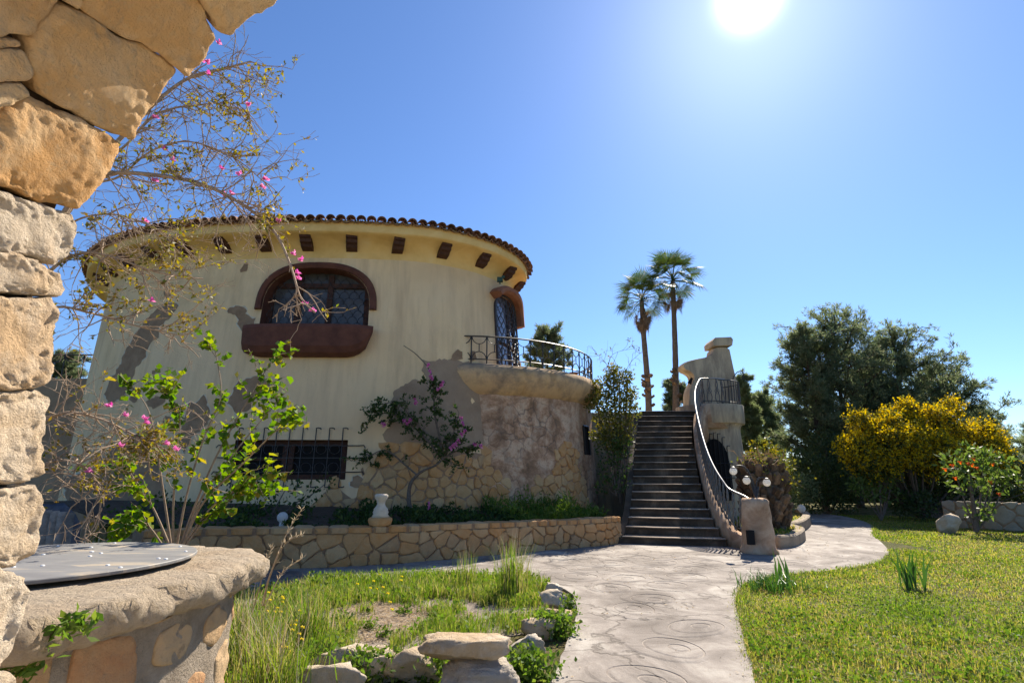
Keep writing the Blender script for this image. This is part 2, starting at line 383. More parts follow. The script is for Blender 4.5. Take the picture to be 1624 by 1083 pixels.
M_boot = m_simple('dry_leaf_base', (.09, .055, .03), (.24, .16, .095), 12, .95, .8, .02, objr=.6)
M_soil = m_simple('dry_soil', (.22, .175, .135), (.38, .315, .25), 6, .97, .9, .03)
def b_ground(nt, out):
    v = pos(nt); a = noise_(nt, 1.4, 10, .68, v, .6); b = noise_(nt, 9, 8, .7, v)
    c = ramp(nt, a, [(.32, (.06, .07, .016)), (.48, (.10, .10, .026)), (.58, (.15, .12, .045)), (.7, (.22, .165, .095))])
    c = mixc(nt, ramp(nt, b, [(.5, 0.0), (.72, .6)]), c, (.05, .055, .016))
    bsdf(nt, out, c, .95, math_(nt, 'ADD', noise_(nt, 16, 10, .75, v), noise_(nt, 60, 6, .7, v)), .9, .05, 0, .15)
M_ground = mat('turf_ground', b_ground)
M_grass = m_leaf('grass_blades', [(0, (.12, .20, .025)), (.3, (.17, .24, .03)), (.55, (.28, .29, .045)), (.72, (.34, .30, .07)), (.88, (.46, .36, .17)), (1, (.15, .22, .03))], .55, .5, .3)
M_tall = m_leaf('tall_weed_blades', [(0, (.10, .18, .025)), (.5, (.15, .22, .035)), (.8, (.24, .24, .06)), (1, (.40, .33, .17))], .5)
M_dry = m_leaf('dry_stalks', [(0, (.34, .26, .17)), (.5, (.45, .36, .25)), (1, (.55, .47, .36))], .3, .8, .1)
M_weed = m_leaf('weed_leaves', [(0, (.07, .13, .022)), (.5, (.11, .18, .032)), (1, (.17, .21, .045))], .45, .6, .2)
M_iris = m_leaf('sword_leaves', [(0, (.045, .10, .02)), (1, (.07, .14, .03))], .35, .4, .4)
M_pine = m_leaf('pine_needles', [(0, (.08, .115, .055)), (.4, (.12, .15, .075)), (.75, (.16, .185, .10)), (1, (.24, .245, .14))], .52, .6, .25)
M_pine2 = m_leaf('pale_pine_needles', [(0, (.11, .15, .065)), (.5, (.16, .195, .09)), (1, (.23, .25, .13))], .5, .6, .25)
M_darkleaf = m_leaf('evergreen_leaves', [(0, (.04, .065, .02)), (.5, (.06, .09, .03)), (1, (.09, .12, .04))], .4)
M_bleaf = m_leaf('bronze_leaves', [(0, (.16, .15, .025)), (.45, (.24, .19, .03)), (.75, (.20, .125, .03)), (1, (.12, .15, .025))], .5)
M_cleaf = m_leaf('round_green_leaves', [(0, (.075, .15, .022)), (.5, (.12, .20, .025)), (.85, (.20, .24, .03)), (1, (.27, .21, .04))], .55, .6, .2)
M_pink_fl = m_leaf('pink_bracts', [(0, (.55, .10, .34)), (.5, (.62, .20, .42)), (1, (.70, .32, .48))], .5, .6, .2)
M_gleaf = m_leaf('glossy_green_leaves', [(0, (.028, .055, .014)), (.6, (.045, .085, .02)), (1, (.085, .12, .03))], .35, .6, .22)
M_yleaf = m_leaf('yellow_green_leaves', [(0, (.07, .085, .02)), (.5, (.115, .12, .025)), (.8, (.24, .19, .03)), (1, (.09, .11, .03))], .4)
M_mimosa = m_leaf('mimosa_blossom', [(0, (.42, .27, .012)), (.35, (.55, .38, .014)), (.66, (.66, .49, .03)), (.68, (.13, .14, .035)), (1, (.20, .19, .04))], .4, .8, .1)
M_mimleaf = m_leaf('mimosa_leaves', [(0, (.035, .06, .02)), (.6, (.06, .085, .025)), (1, (.16, .135, .02))], .35)
M_lime = m_leaf('lime_shrub_leaves', [(0, (.075, .12, .03)), (.5, (.11, .165, .035)), (1, (.16, .20, .06))], .45)
M_orange = m_leaf('orange_blossom', [(0, (.62, .12, .03)), (1, (.72, .20, .05))], .4, .7, .2)
M_palmleaf = m_leaf('palm_fan_leaves', [(0, (.035, .065, .016)), (.5, (.055, .095, .022)), (.85, (.095, .12, .03)), (1, (.16, .14, .05))], .35, .55, .3)
M_palmdead = m_leaf('dead_palm_leaves', [(0, (.13, .085, .05)), (1, (.24, .165, .10))], .2, .9, .1)
M_yflower = m_leaf('yellow_wildflower', [(0, (.75, .55, .03)), (1, (.8, .65, .05))], .4)
M_plank = m_simple('weathered_plank', (.15, .12, .09), (.33, .28, .22), 10, .9, .5, .01, objr=.4)
M_sack = m_simple('grey_sacking', (.06, .06, .07), (.12, .12, .135), 8, .95, .5, .02)
M_green = m_simple('green_metal', (.02, .06, .05), (.04, .10, .08), 12, .6, .2, .005)

# ------------------------------------------------------------------ stones and masonry
def clip(poly, p, q):                         # keep the half plane nearer to p than q
    mx, my = (p[0]+q[0])/2, (p[1]+q[1])/2; nx, ny = q[0]-p[0], q[1]-p[1]; out = []
    for i in range(len(poly)):
        a, b = poly[i], poly[(i+1) % len(poly)]
        da = (a[0]-mx)*nx+(a[1]-my)*ny; db = (b[0]-mx)*nx+(b[1]-my)*ny
        if da <= 0: out.append(a)
        if (da < 0 < db) or (db < 0 < da):
            t = da/(da-db); out.append((a[0]+t*(b[0]-a[0]), a[1]+t*(b[1]-a[1])))
    return out
def voronoi(pts, u0, u1, v0, v1, reach):
    cells = []
    for i, p in enumerate(pts):
        poly = [(u0, v0), (u1, v0), (u1, v1), (u0, v1)]
        for j, q in enumerate(pts):
            if i != j and abs(p[0]-q[0]) < reach and abs(p[1]-q[1]) < reach:
                poly = clip(poly, p, q)
                if len(poly) < 3: break
        if len(poly) >= 3: cells.append((p, poly))
    return cells
def in_poly(x, y, poly):
    c = False; n = len(poly)
    for i in range(n):
        a, b = poly[i], poly[i-1]
        if (a[1] > y) != (b[1] > y) and x < (b[0]-a[0])*(y-a[1])/(b[1]-a[1])+a[0]: c = not c
    return c
def inset(poly, d):
    P = np.array(poly); c = P.mean(0); out = []
    for p in P:
        v = p-c; L = np.hypot(*v); out.append(tuple(c+v*max(.3, 1-d/max(L, 1e-6))))
    return out
def stone_piece(name, poly, mp, depth, h, parent, material, r, jit=.25):
    P0 = [np.array(p, float) for p in poly]; P = []
    for i in range(len(P0)):                      # corners only slightly worn
        a_, b_ = P0[i], P0[(i+1) % len(P0)]; P += [a_*.83+b_*.17+np.array([r.gauss(0, .008), r.gauss(0, .008)]), a_*.5+b_*.5+np.array([r.gauss(0, .013), r.gauss(0, .013)]), a_*.17+b_*.83+np.array([r.gauss(0, .008), r.gauss(0, .008)])]
    n = len(P); c = sum(P)/n
    V = []; Fc = []
    o = r.random()*50
    hh = h*r.uniform(.45, 1.35); tu, tv = r.uniform(-.45, .45), r.uniform(-.45, .45)
    sz = max(np.ptp([p[0] for p in P]), np.ptp([p[1] for p in P]), 1e-6)
    def lift(q, w): return w*(1+tu*(q[0]-c[0])/sz*2+tv*(q[1]-c[1])/sz*2)
    for s, w in ((1.0, -depth), (1.0, hh*.35), (.86, hh*.9)):
        for p in P:
            q = c+(p-c)*s; V.append(mp(q[0], q[1], lift(q, w) if w > 0 else w))
    V.append(mp(c[0], c[1], hh*1.05))
    for k in range(2):
        for j in range(n): Fc.append((k*n+j, k*n+(j+1) % n, (k+1)*n+(j+1) % n, (k+1)*n+j))
    for j in range(n): Fc.append((2*n+j, 2*n+(j+1) % n, 3*n))
    return mk(name, V, Fc, material, parent)
def rubble(parent, mp, u0, u1, v0, v1, su, sv, material, seed, joint=.02, depth=.05, h=.03, inside=None, name='stone'):
    r = random.Random(seed); pts = []; v = v0+sv*.4; row = 0
    while v < v1:
        u = u0+su*(.3 if row % 2 else .8)*r.uniform(.6, 1.2)
        while u < u1:
            pts.append((u+r.uniform(-.25, .25)*su, v+r.uniform(-.36, .36)*sv)); u += su*r.choice((.55, .8, 1.1, 1.6))
        v += sv*r.uniform(.85, 1.15); row += 1
    k = 0
    for p, poly in voronoi(pts, u0, u1, v0, v1, max(su, sv)*4):
        c = np.mean(poly, axis=0)
        if inside and not inside(c[0], c[1]): continue
        P = inset(poly, joint)
        if len(P) < 3 or np.ptp([q[0] for q in P]) < su*.2 or np.ptp([q[1] for q in P]) < sv*.2: continue
        stone_piece(name, P, mp, depth, h, parent, material, r); k += 1
    return k
def ico(sub):
    import bmesh
    bm = bmesh.new(); bmesh.ops.create_icosphere(bm, subdivisions=sub, radius=1.0)
    V = np.array([v.co[:] for v in bm.verts]); Fc = np.array([[v.index for v in f.verts] for f in bm.faces]); bm.free(); return V, Fc
ICO = {k: ico(k) for k in (1, 2, 3, 4)}
def rock_verts(size, seed, sub=3, cuts=9, rough=.10, tight=(.55, .9), boxy=1.0):
    V, Fc = ICO[sub]; V = V.copy(); r = random.Random(seed)
    V = np.sign(V)*np.abs(V)**boxy
    for _ in range(cuts):
        n = np.array([r.gauss(0, 1), r.gauss(0, 1), r.gauss(0, 1)]); n /= np.linalg.norm(n); d = r.uniform(*tight)
        s = V@n; V -= np.outer(np.clip(s-d, 0, None), n)
    o = seed*3.7
    for i in range(len(V)):
        k = 1+rough*nz(V[i], 1.6, o)+rough*.7*(abs(nz(V[i], 3.5, o))*2-.5)+rough*.4*nz(V[i], 8, o)+rough*.25*nz(V[i], 17, o); V[i] *= k
    return V*np.array(size), Fc
def rock(name, c, size, seed, material, parent=None, rotz=0.0, tilt=0.0, **kw):
    V, Fc = rock_verts(size, seed, **kw)
    M = np.array((Matrix.Rotation(rotz, 3, 'Z') @ Matrix.Rotation(tilt, 3, 'Y')))
    V = V@M.T; V = V-np.array([0, 0, V[:, 2].min()])+np.array(c)
    return mk(name, V, Fc, material, parent)

# ------------------------------------------------------------------ foliage
def unit(a): return a/np.maximum(np.linalg.norm(a, axis=1, keepdims=True), 1e-9)
def leaf_arrays(C, D, L, Wd, fold=.0, droop=0.0):
    """diamond leaves: C centres of leaf base, D axis, L length, Wd width"""
    n = len(C); D = unit(D); L = np.broadcast_to(L, (n,)).reshape(-1, 1); Wd = np.broadcast_to(Wd, (n,)).reshape(-1, 1)
    r = nr.normal(size=(n, 3)); S = unit(np.cross(D, r)); U = np.cross(S, D)
    b = C; tip = C+D*L; tip[:, 2] -= (droop*L[:, 0])
    mid = C+D*L*.5+U*L*fold
    V = np.stack([b, mid+S*Wd*.5, tip, mid-S*Wd*.5], 1).reshape(-1, 3)
    Q = np.arange(4*n).reshape(n, 4); return V, Q
def rand_dirs(n, up=0.0):
    d = nr.normal(size=(n, 3)); d[:, 2] += up; return unit(d)
def leaf_obj(name, C, D, L, Wd, material, parent=None, fold=.08, droop=0.0, kind=None):
    V, Q = leaf_arrays(np.asarray(C, float), np.asarray(D, float), L, Wd, fold, droop)
    o = mk(name, V, Q, material, parent)
    if kind: o['kind'] = kind
    return o
def grow(start, d, length, rad, r, depth=3, split=(2, 4), seg=4, wob=.25, gravity=0.0, ratio=.62, spread=.7, out=None):
    """recursive branches -> list of (points, radii, depth)"""
    if out is None: out = []
    p = Vector([float(c) for c in start]); d = Vector([float(c) for c in d]).normalized(); pts = [p.copy()]; rs = [rad]
    for i in range(seg):
        d = (d+Vector((r.gauss(0, wob), r.gauss(0, wob), r.gauss(0, wob)-gravity))*.5).normalized()
        p = p+d*(length/seg); pts.append(p.copy()); rs.append(rad*(1-.55*(i+1)/seg))
    out.append((pts, rs, depth))
    if depth > 0:
        for k in range(r.randint(*split)):
            i = r.randint(max(1, seg//3), seg); q = pts[i]
            nd = (d+Vector((r.gauss(0, spread), r.gauss(0, spread), r.gauss(0, spread)*.8))).normalized()
            grow(q, nd, length*ratio*r.uniform(.7, 1.2), rs[i]*.7, r, depth-1, split, seg, wob, gravity, ratio, spread, out)
    return out
def branch_mesh(brs, name, material, parent, n=5, minr=.002):
    V = []; Fc = []; o = 0
    for pts, rs, dp in brs:
        v, f = tube(pts, [max(x, minr) for x in rs], n if dp > 0 else 4, False)
        V += [tuple(x) for x in v]; Fc += [[i+o for i in q] for q in f]; o += len(v)
    return mk(name, V, [np.array(Fc)], material, parent, True)
def tips(brs, depth=0, per=3):
    C = []; D = []
    for pts, rs, dp in brs:
        if dp > depth: continue
        for i in range(1, len(pts)):
            t = (pts[i]-pts[i-1])
            for k in range(per): C.append(pts[i-1]+t*((k+.5)/per)); D.append(t.normalized())
    return np.array(C), np.array(D)
def lobes_points(lobes, dens, shell=.55):
    """sample points in a set of ellipsoid lobes (c, r3) biased to the shell; returns points and outward directions"""
    C = []; D = []
    for c, r3 in lobes:
        n = max(8, int(dens*np.mean(r3)**2)); d = rand_dirs(n); k = nr.uniform(shell, 1.08, (n, 1))**.7
        C.append(np.asarray(c)+d*k*np.asarray(r3)); D.append(d)
    return np.concatenate(C), np.concatenate(D)

# ================================================================== THE SETTING
# ground: one sheet to the horizon
gx = np.concatenate([[-3000, -400, -80], np.linspace(-30, 40, 36), [90, 400, 3000]]); gy = np.concatenate([[-3000, -400, -60], np.linspace(-12, 45, 30), [90, 400, 3000]])
GV = [(x, y, .02*nz((x, y, 0), .6) if abs(x) < 50 and abs(y) < 60 else -.02) for y in gy for x in gx]
GF = np.array([[j*len(gx)+i, j*len(gx)+i+1, (j+1)*len(gx)+i+1, (j+1)*len(gx)+i] for j in range(len(gy)-1) for i in range(len(gx)-1)])
tag(mk('ground', GV, GF, M_ground, None, True), kind='structure')

# path outline, walked round in photo rows and laid on the ground
PATH_PX = [(800, 1200), (875, 1083), (893, 1040), (908, 1000), (918, 965), (905, 938), (862, 925), (800, 918), (720, 917), (620, 921), (540, 925), (440, 930), (330, 938), (200, 960), (120, 980),
           (120, 925), (290, 906), (430, 896), (608, 888), (760, 877), (900, 866), (985, 858), (1080, 858), (1190, 862), (1235, 868), (1268, 858), (1275, 840), (1272, 828), (1262, 818), (1262, 813),
           (1300, 814), (1345, 820), (1380, 830), (1388, 840), (1383, 850), (1400, 862), (1413, 876), (1404, 890), (1370, 900), (1300, 908), (1225, 915), (1172, 930), (1166, 955), (1172, 985), (1184, 1030), (1197, 1083), (1240, 1200)]
path_xy = [PZ(x, y, 0.0)[:2] for x, y in PATH_PX]
path_xy = [p for p in chaikin(path_xy, 2)]
path_poly = [(float(p[0]), float(p[1])) for p in path_xy]
def in_path(x, y): return in_poly(x, y, path_poly)
import bmesh
def sheet(name, poly, z, th, material, parent=None, jitter=0.0):
    bm = bmesh.new()
    vs_ = [bm.verts.new((x+rng.gauss(0, jitter), y+rng.gauss(0, jitter), z)) for x, y in poly]
    f = bm.faces.new(vs_)
    if f.normal.z < 0: bmesh.ops.reverse_faces(bm, faces=[f])
    ex = bmesh.ops.extrude_face_region(bm, geom=[f])
    for v in [g for g in ex['geom'] if isinstance(g, bmesh.types.BMVert)]: v.co.z += th
    bmesh.ops.recalc_face_normals(bm, faces=bm.faces)
    bmesh.ops.triangulate(bm, faces=[f for f in bm.faces if len(f.verts) > 4])
    me = bpy.data.meshes.new(name); bm.to_mesh(me); bm.free(); me.materials.append(material)
    o = bpy.data.objects.new(name, me); return link(o, parent)
PATH_Z = .022
path = sheet('path', path_poly, -.05, .05+PATH_Z, M_path, None, .006); tag(path, kind='structure')
# stamped medallions: rings with an off-centre inner disc and a small centre, proud of the slab by a few mm
def medallion_mesh(seed):
    r = random.Random(seed); V = []; Fc = []; mi = []; n = 28
    oa = r.uniform(0, 6.28); ox, oy = .085*math.cos(oa), .085*math.sin(oa)
    rings = [(.455, 0, 0, .0), (.425, 0, 0, .006), (.335, ox, oy, .0075), (.327, ox, oy, .002), (.315, ox, oy, .002), (.290, ox, oy, .008), (.125, ox*1.7, oy*1.7, .0095), (.115, ox*1.7, oy*1.7, .004), (.102, ox*1.7, oy*1.7, .004), (.075, ox*1.7, oy*1.7, .009)]
    gm = [0, 0, 0, 1, 0, 0, 0, 1, 0]
    for i, (rr, x, y, z) in enumerate(rings):
        for k in range(n):
            a = 2*math.pi*k/n; w = 1+.035*math.sin(2*a+seed)+.02*math.sin(3*a+seed*2)
            V.append((x+rr*w*math.cos(a), y+rr*w*.86*math.sin(a), z))
    for i in range(len(rings)-1):
        for k in range(n): Fc.append((i*n+k, i*n+(k+1) % n, (i+1)*n+(k+1) % n, (i+1)*n+k)); mi.append(gm[i])
    Fc.append(tuple((len(rings)-1)*n+k for k in range(n))); mi.append(0)
    return make_mesh('stamped_medallion', V, Fc, [M_path, M_groove], False, mi)
med = [medallion_mesh(s) for s in range(5)]
row = 0; y = 4.2
while y < 13:
    x = -7 + (.42 if row % 2 else 0)
    while x < 9:
        cx_, cy_ = x+rng.uniform(-.05, .05), y+rng.uniform(-.05, .05)
        if all(in_path(cx_+.40*math.cos(a), cy_+.36*math.sin(a)) for a in np.linspace(0, 6.28, 9)) and math.hypot(cx_, cy_) < 12.2:
            M = Matrix.Translation((cx_, cy_, PATH_Z+.0005)) @ Matrix.Rotation(rng.uniform(0, 6.28), 4, 'Z') @ Matrix.Diagonal((rng.uniform(.84, 1.0), rng.uniform(.84, 1.0), 1, 1))
            inst('stamped_medallion', rng.choice(med), M, path)
        x += .84
    y += .70; row += 1

pat = [(-9, -10), (8, -10), (8, 1.2), (3.4, 2.6), (2.4, 3.75), (-.05, 3.75), (-.6, 2.9), (-1.2, 2.0), (-9, 1.9)]  # unseen pale floor, added to bounce warm light onto the arch and well
tag(sheet('bounce_floor', [tuple(p) for p in chaikin(pat, 1)], -.05, .068, M_bounce_floor), kind='structure')
# raised terrace that the stairs climb to
TERR = 3.58
tv = [(1.2, 18.35), (4.0, 18.35), (6.4, 18.35), (7.3, 19.2), (7.6, 21), (7.6, 34), (-2, 34), (-2, 24), (1.2, 21)]
tag(sheet('terrace', tv, 0.0, TERR, M_old), kind='structure')

# ================================================================== THE ROUND HOUSE
HZ = 7.6                                         # underside of the roof tiles
TC = np.array([-5.826, 20.626])
_pa = np.array([-180, -150, -120, -90, -65, -46.7, -21.2, -13.5, -5.7, 6.3, 17.0, 25.3, 35.3, 43.9, 52.3, 57, 62, 70, 80, 100, 130, 155, 180.0])
_pr = np.array([8.6, 8.65, 8.65, 8.7, 8.75, 8.72, 8.5, 8.39, 8.33, 8.41, 8.62, 8.91, 8.93, 8.64, 8.02, 7.30, 6.45, 5.75, 5.35, 5.5, 7.0, 8.4, 8.6])
_ta = np.arange(-360, 361, 1.0); _tr = np.interp((_ta+180) % 360-180, _pa, _pr)
_k = np.exp(-.5*(np.arange(-10, 11)/2.4)**2); _k /= _k.sum(); _tr = np.convolve(np.pad(_tr, 10, mode='edge'), _k, mode='valid')
def r_eave(deg): return float(np.interp(deg, _ta, _tr))
def r_wall(deg, z): return r_eave(deg)-.60+(.09 if deg > -20 else .09+.045*max(-1.0, (deg+20)/30))*max(0.0, 6.9-z)
def T(deg, z, w=0.0, zref=None):
    a = math.radians(deg); r = r_wall(deg, z if zref is None else zref)+w
    return (TC[0]+r*math.sin(a), TC[1]-r*math.cos(a), z)
def hit_wall(px, py):                            # where a line of sight meets the tower wall -> angle, height
    d = ray(px, py); k = 6.0; prev = k
    while k < 40:
        p = d*k; x, yv = p[0]-TC[0], p[1]-TC[1]; a = math.degrees(math.atan2(x, -yv))
        if math.hypot(x, yv) < r_wall(a, p[2]+CH):
            lo, hi = k-.05, k
            for _ in range(20):
                m = (lo+hi)/2; p = d*m; x, yv = p[0]-TC[0], p[1]-TC[1]; a = math.degrees(math.atan2(x, -yv))
                if math.hypot(x, yv) < r_wall(a, p[2]+CH): hi = m
                else: lo = m
            return a, p[2]+CH
        k += .05
    return None
house = empty('round_house', (TC[0], TC[1], 0), 'round two-storey cream stucco house with clay tile eave and peeling plaster', 'house')
H1 = (-2.3, 16.4, 5.02, 6.58); H2 = (-3.1, 14.5, 1.46, 2.33); H3 = (40.2, 50.6, 4.3, 6.5); H4 = (-21.5, -16.0, .2, 2.35)
HOLES = (H1, H2, H3, H4)
aa = sorted(set(list(np.arange(-180, 181, 2.0)) + [h[i] for h in HOLES for i in (0, 1)]))
zz = sorted(set(list(np.arange(0, 6.91, .345)) + [h[i] for h in HOLES for i in (2, 3)]))
WV = [T(a, z) for z in zz for a in aa]; WF = []
for j in range(len(zz)-1):
    for i in range(len(aa)-1):
        ca, cz = (aa[i]+aa[i+1])/2, (zz[j]+zz[j+1])/2
        if not any(h[0] < ca < h[1] and h[2] < cz < h[3] for h in HOLES):
            WF.append((j*len(aa)+i, j*len(aa)+i+1, (j+1)*len(aa)+i+1, (j+1)*len(aa)+i))
wall = mk('wall', WV, [np.array(WF)], M_stucco, house, True)
# eave: cove, soffit and fascia
prof = [(0.0, 6.88), (.012, 6.98), (.05, 7.09), (.13, 7.20), (.27, 7.28), (.45, 7.33), (.58, 7.35), (.595, 7.37), (.60, 7.56), (.58, 7.66), (.48, 7.66)]
ea = np.arange(-180, 181, 2.0); EV = [T(a, z, w, 6.9) for w, z in prof for a in ea]
EF = np.array([[j*len(ea)+i, j*len(ea)+i+1, (j+1)*len(ea)+i+1, (j+1)*len(ea)+i] for j in range(len(prof)-1) for i in range(len(ea)-1)])
mk('eave', EV, [EF], M_eave, house, True)
# roof cone under the tiles
RV = [T(a, 7.57, .50, 6.9) for a in ea]+[(TC[0], TC[1], 9.9)]
roof = mk('roof', RV, [(i, i+1, len(ea)) for i in range(len(ea)-1)], M_tile, house)
def tile_mesh(inv):
    V = []; Fc = []; n = 8; th = .018; L = .46
    for t in (0.0, 1.0):
        r0 = (.118 if t == 0 else .098)
        for rr in (r0, r0-th):
            for k in range(n+1):
                a = math.pi*k/n; zz_ = rr*math.sin(a)*.95
                V.append((rr*math.cos(a), -L*t, zz_ if not inv else -zz_*.8+.05))
    m = n+1
    for k in range(n):
        Fc += [(k, k+1, 2*m+k+1, 2*m+k), (m+k+1, m+k, 3*m+k, 3*m+k+1), (k+1, k, m+k, m+k+1), (2*m+k, 2*m+k+1, 3*m+k+1, 3*m+k)]
    return make_mesh('roof_tile', V, Fc, M_tile, False)
tm, tmi = tile_mesh(False), tile_mesh(True)
a = -80.0; flip = 0
while a < 92:
    p = Vector(T(a, 7.61 if not flip else 7.585, .74 if not flip else .70, 6.9))
    p.z += rng.uniform(-.008, .008)
    # local -Y points to the centre and upwards
    M = Matrix.Translation(p) @ Matrix.Rotation(math.radians(a)+math.pi+rng.uniform(-.05, .05), 4, 'Z') @ Matrix.Rotation(-math.radians(16+rng.uniform(-2, 2)), 4, 'X')
    inst('roof_tile', tmi if flip else tm, M, roof)
    a += math.degrees(.121/(r_eave(a)+.1)); flip = 1-flip
# corbels
br_prof = [(-.05, 7.37), (.45, 7.345), (.45, 7.27), (.39, 7.255), (.36, 7.18), (.28, 7.15), (.24, 7.09), (.08, 7.05), (-.05, 7.05)]
for k in range(-7, 8):
    ac = 4.9+7.85*k
    if ac < -54 or ac > 62: continue
    V = []; hw = .135
    for s in (-1, 1):
        for w, z in br_prof:
            b = Vector(T(ac, z, w, 6.9)); t = Vector((math.cos(math.radians(ac)), math.sin(math.radians(ac)), 0)); V.append(b+t*hw*s)
    n = len(br_prof); Fc = [tuple(range(n)), tuple(range(2*n-1, n-1, -1))]+[(i, n+i, n+(i+1) % n, (i+1) % n) for i in range(n)]
    mk('corbel', V, Fc, M_wood, house)

def wall_sweep(name, path_az, prof_, parent, material, smooth=True, closed_ends=True):
    """sweep a (side, out) profile along an (angle, z) curve on the wall"""
    P = path_az; n = len(prof_); V = []; R0 = 8.0
    for i, (a_, z_) in enumerate(P):
        b = P[max(i-1, 0)]; c = P[min(i+1, len(P)-1)]
        du, dv = math.radians(c[0]-b[0])*R0, c[1]-b[1]; L = math.hypot(du, dv) or 1; nx, ny = -dv/L, du/L
        for s, w in prof_: V.append(T(a_+math.degrees(nx*s/R0), z_+ny*s, w, z_))
    Fc = []
    for i in range(len(P)-1):
        for k in range(n): Fc.append((i*n+k, i*n+(k+1) % n, (i+1)*n+(k+1) % n, (i+1)*n+k))
    if closed_ends: Fc += [tuple(range(n)), tuple((len(P)-1)*n+k for k in range(n-1, -1, -1))]
    return mk(name, V, Fc, material, parent, False)
def arch_curve(h, spring, p=2.6, n=28):
    ac, hw = (h[0]+h[1])/2, (h[1]-h[0])/2; out = []
    for k in range(n+1):
        t = math.pi*(1-k/n); c, s = math.cos(t), math.sin(t)
        out.append((ac+hw*math.copysign(abs(c)**(2/p), c), spring+(h[3]-spring)*abs(s)**(2/p)))
    return out
def opening(h, spring, window, reveal_mat, depth=.34):
    """spandrels that fill the corners above an arch, and the reveal round the opening"""
    arc = arch_curve(h, spring) if spring else None
    if arc:
        V = []; Fc = []
        for a_, z_ in arc: V += [T(a_, z_), T(a_, h[3])]
        for i in range(len(arc)-1): Fc.append((2*i, 2*i+2, 2*i+3, 2*i+1))
        mk('spandrel', V, Fc, M_stucco, wall, True)
    loop = [(h[0], h[2])]+(arc if arc else [(h[0], h[3]), (h[1], h[3])])+[(h[1], h[2])]
    loop2 = []
    for i in range(len(loop)):
        p, q = loop[i], loop[(i+1) % len(loop)]; k = max(1, int(abs(q[0]-p[0])/2))
        loop2 += [(p[0]+(q[0]-p[0])*j/k, p[1]+(q[1]-p[1])*j/k) for j in range(k)]
    V = []; n = len(loop2)
    for w in (0.0, -depth): V += [T(a_, z_, w) for a_, z_ in loop2]
    mk('reveal', V, [(i, n+i, n+(i+1) % n, (i+1) % n) for i in range(n)], reveal_mat, window)
    return arc
def panel(name, a0, a1, z0, z1, w, material, parent, n=8):
    V = []; 
    for i in range(n+1):
        a_ = a0+(a1-a0)*i/n; V += [T(a_, z0, w), T(a_, z1, w)]
    return mk(name, V, [(2*i, 2*i+2, 2*i+3, 2*i+1) for i in range(n)], material, parent, True)
def bar_az(mb, a0, z0, a1, z1, w, wd, th, n=1):
    for i in range(n):
        p = T(a0+(a1-a0)*i/n, z0+(z1-z0)*i/n, w); q = T(a0+(a1-a0)*(i+1)/n, z0+(z1-z0)*(i+1)/n, w)
        v = Vector(q)-Vector(p); L = v.length
        mb.box((Vector(p)+Vector(q))/2, (wd, th, L), v.to_track_quat('Z', 'Y').to_matrix() if v.length else None)
def scales(mb, a0, a1, z0, z1, w, su, sv, rad, keep=None, R0=7.8):
    """fish-scale ironwork: rows of half rings"""
    r_ = 0; z_ = z0
    while z_ < z1:
        u = a0+(0 if r_ % 2 else su/2); u = math.radians(u)*R0; um = math.radians(a1)*R0; sd = math.radians(su)*R0
        u -= sd
        while u < um+sd:
            pts = []
            for k in range(7):
                t = math.pi*k/6; uu = u+sd/2*math.cos(t); zv = z_+sv*math.sin(t)
                aa_ = math.degrees(uu/R0)
                if a0 <= aa_ <= a1 and zv <= z1 and (keep is None or keep(aa_, zv)): pts.append(T(aa_, zv, w))
                else:
                    if len(pts) > 1: mb.tube(pts, rad, 4, cap=False)
                    pts = []
            if len(pts) > 1: mb.tube(pts, rad, 4, cap=False)
            u += sd
        z_ += sv; r_ += 1

# --- upper arched window
win = empty('window', T(7, 5.02), None, None); win.parent = house; win.matrix_parent_inverse = wmat(house).inverted()
arc1 = opening(H1, 5.56, win, M_brown, .42)
sur = [(H1[0]-.25, 5.50)]+[(a_, z_) for a_, z_ in arch_curve((H1[0]-.25, H1[1]+.25, H1[2], H1[3]+.03), 5.56)]+[(H1[1]+.25, 5.50)]
wall_sweep('surround', sur, [(-.03, -.02), (-.03, .10), (.04, .14), (.10, .12), (.135, .06), (.135, -.02)], win, M_brown)
def arch_in(h, spring, m=0.0, p=2.6):
    ac, hw = (h[0]+h[1])/2, (h[1]-h[0])/2-m
    return lambda a_, z_: z_ <= spring or (abs((a_-ac)/hw)**p+max(0, (z_-spring)/(h[3]-spring-m*.1))**p) <= 1
in1 = arch_in(H1, 5.56, .3)
panel('pane', H1[0]+.3, H1[1]-.3, H1[2], H1[3], -.34, M_glass, win, 10)
fb = MB()
for a_ in (-1.9, 3.4, 9.2, 16.0): bar_az(fb, a_, H1[2], a_, 6.25 if a_ in (-1.9, 16.0) else 6.5, -.30, .13, .07)
for z_ in (5.07, 6.22): bar_az(fb, H1[0], z_, H1[1], z_, -.30, .07, .12, 6)
fb.build('frame', M_wood, win)
gb = MB(); scales(gb, H1[0]+.2, H1[1]-.2, 5.05, 6.55, -.20, 1.75, .165, .0075, in1); bar_az(gb, H1[0], 5.85, H1[1], 5.85, -.20, .012, .012, 6)
gb.build('grille', M_iron, win)
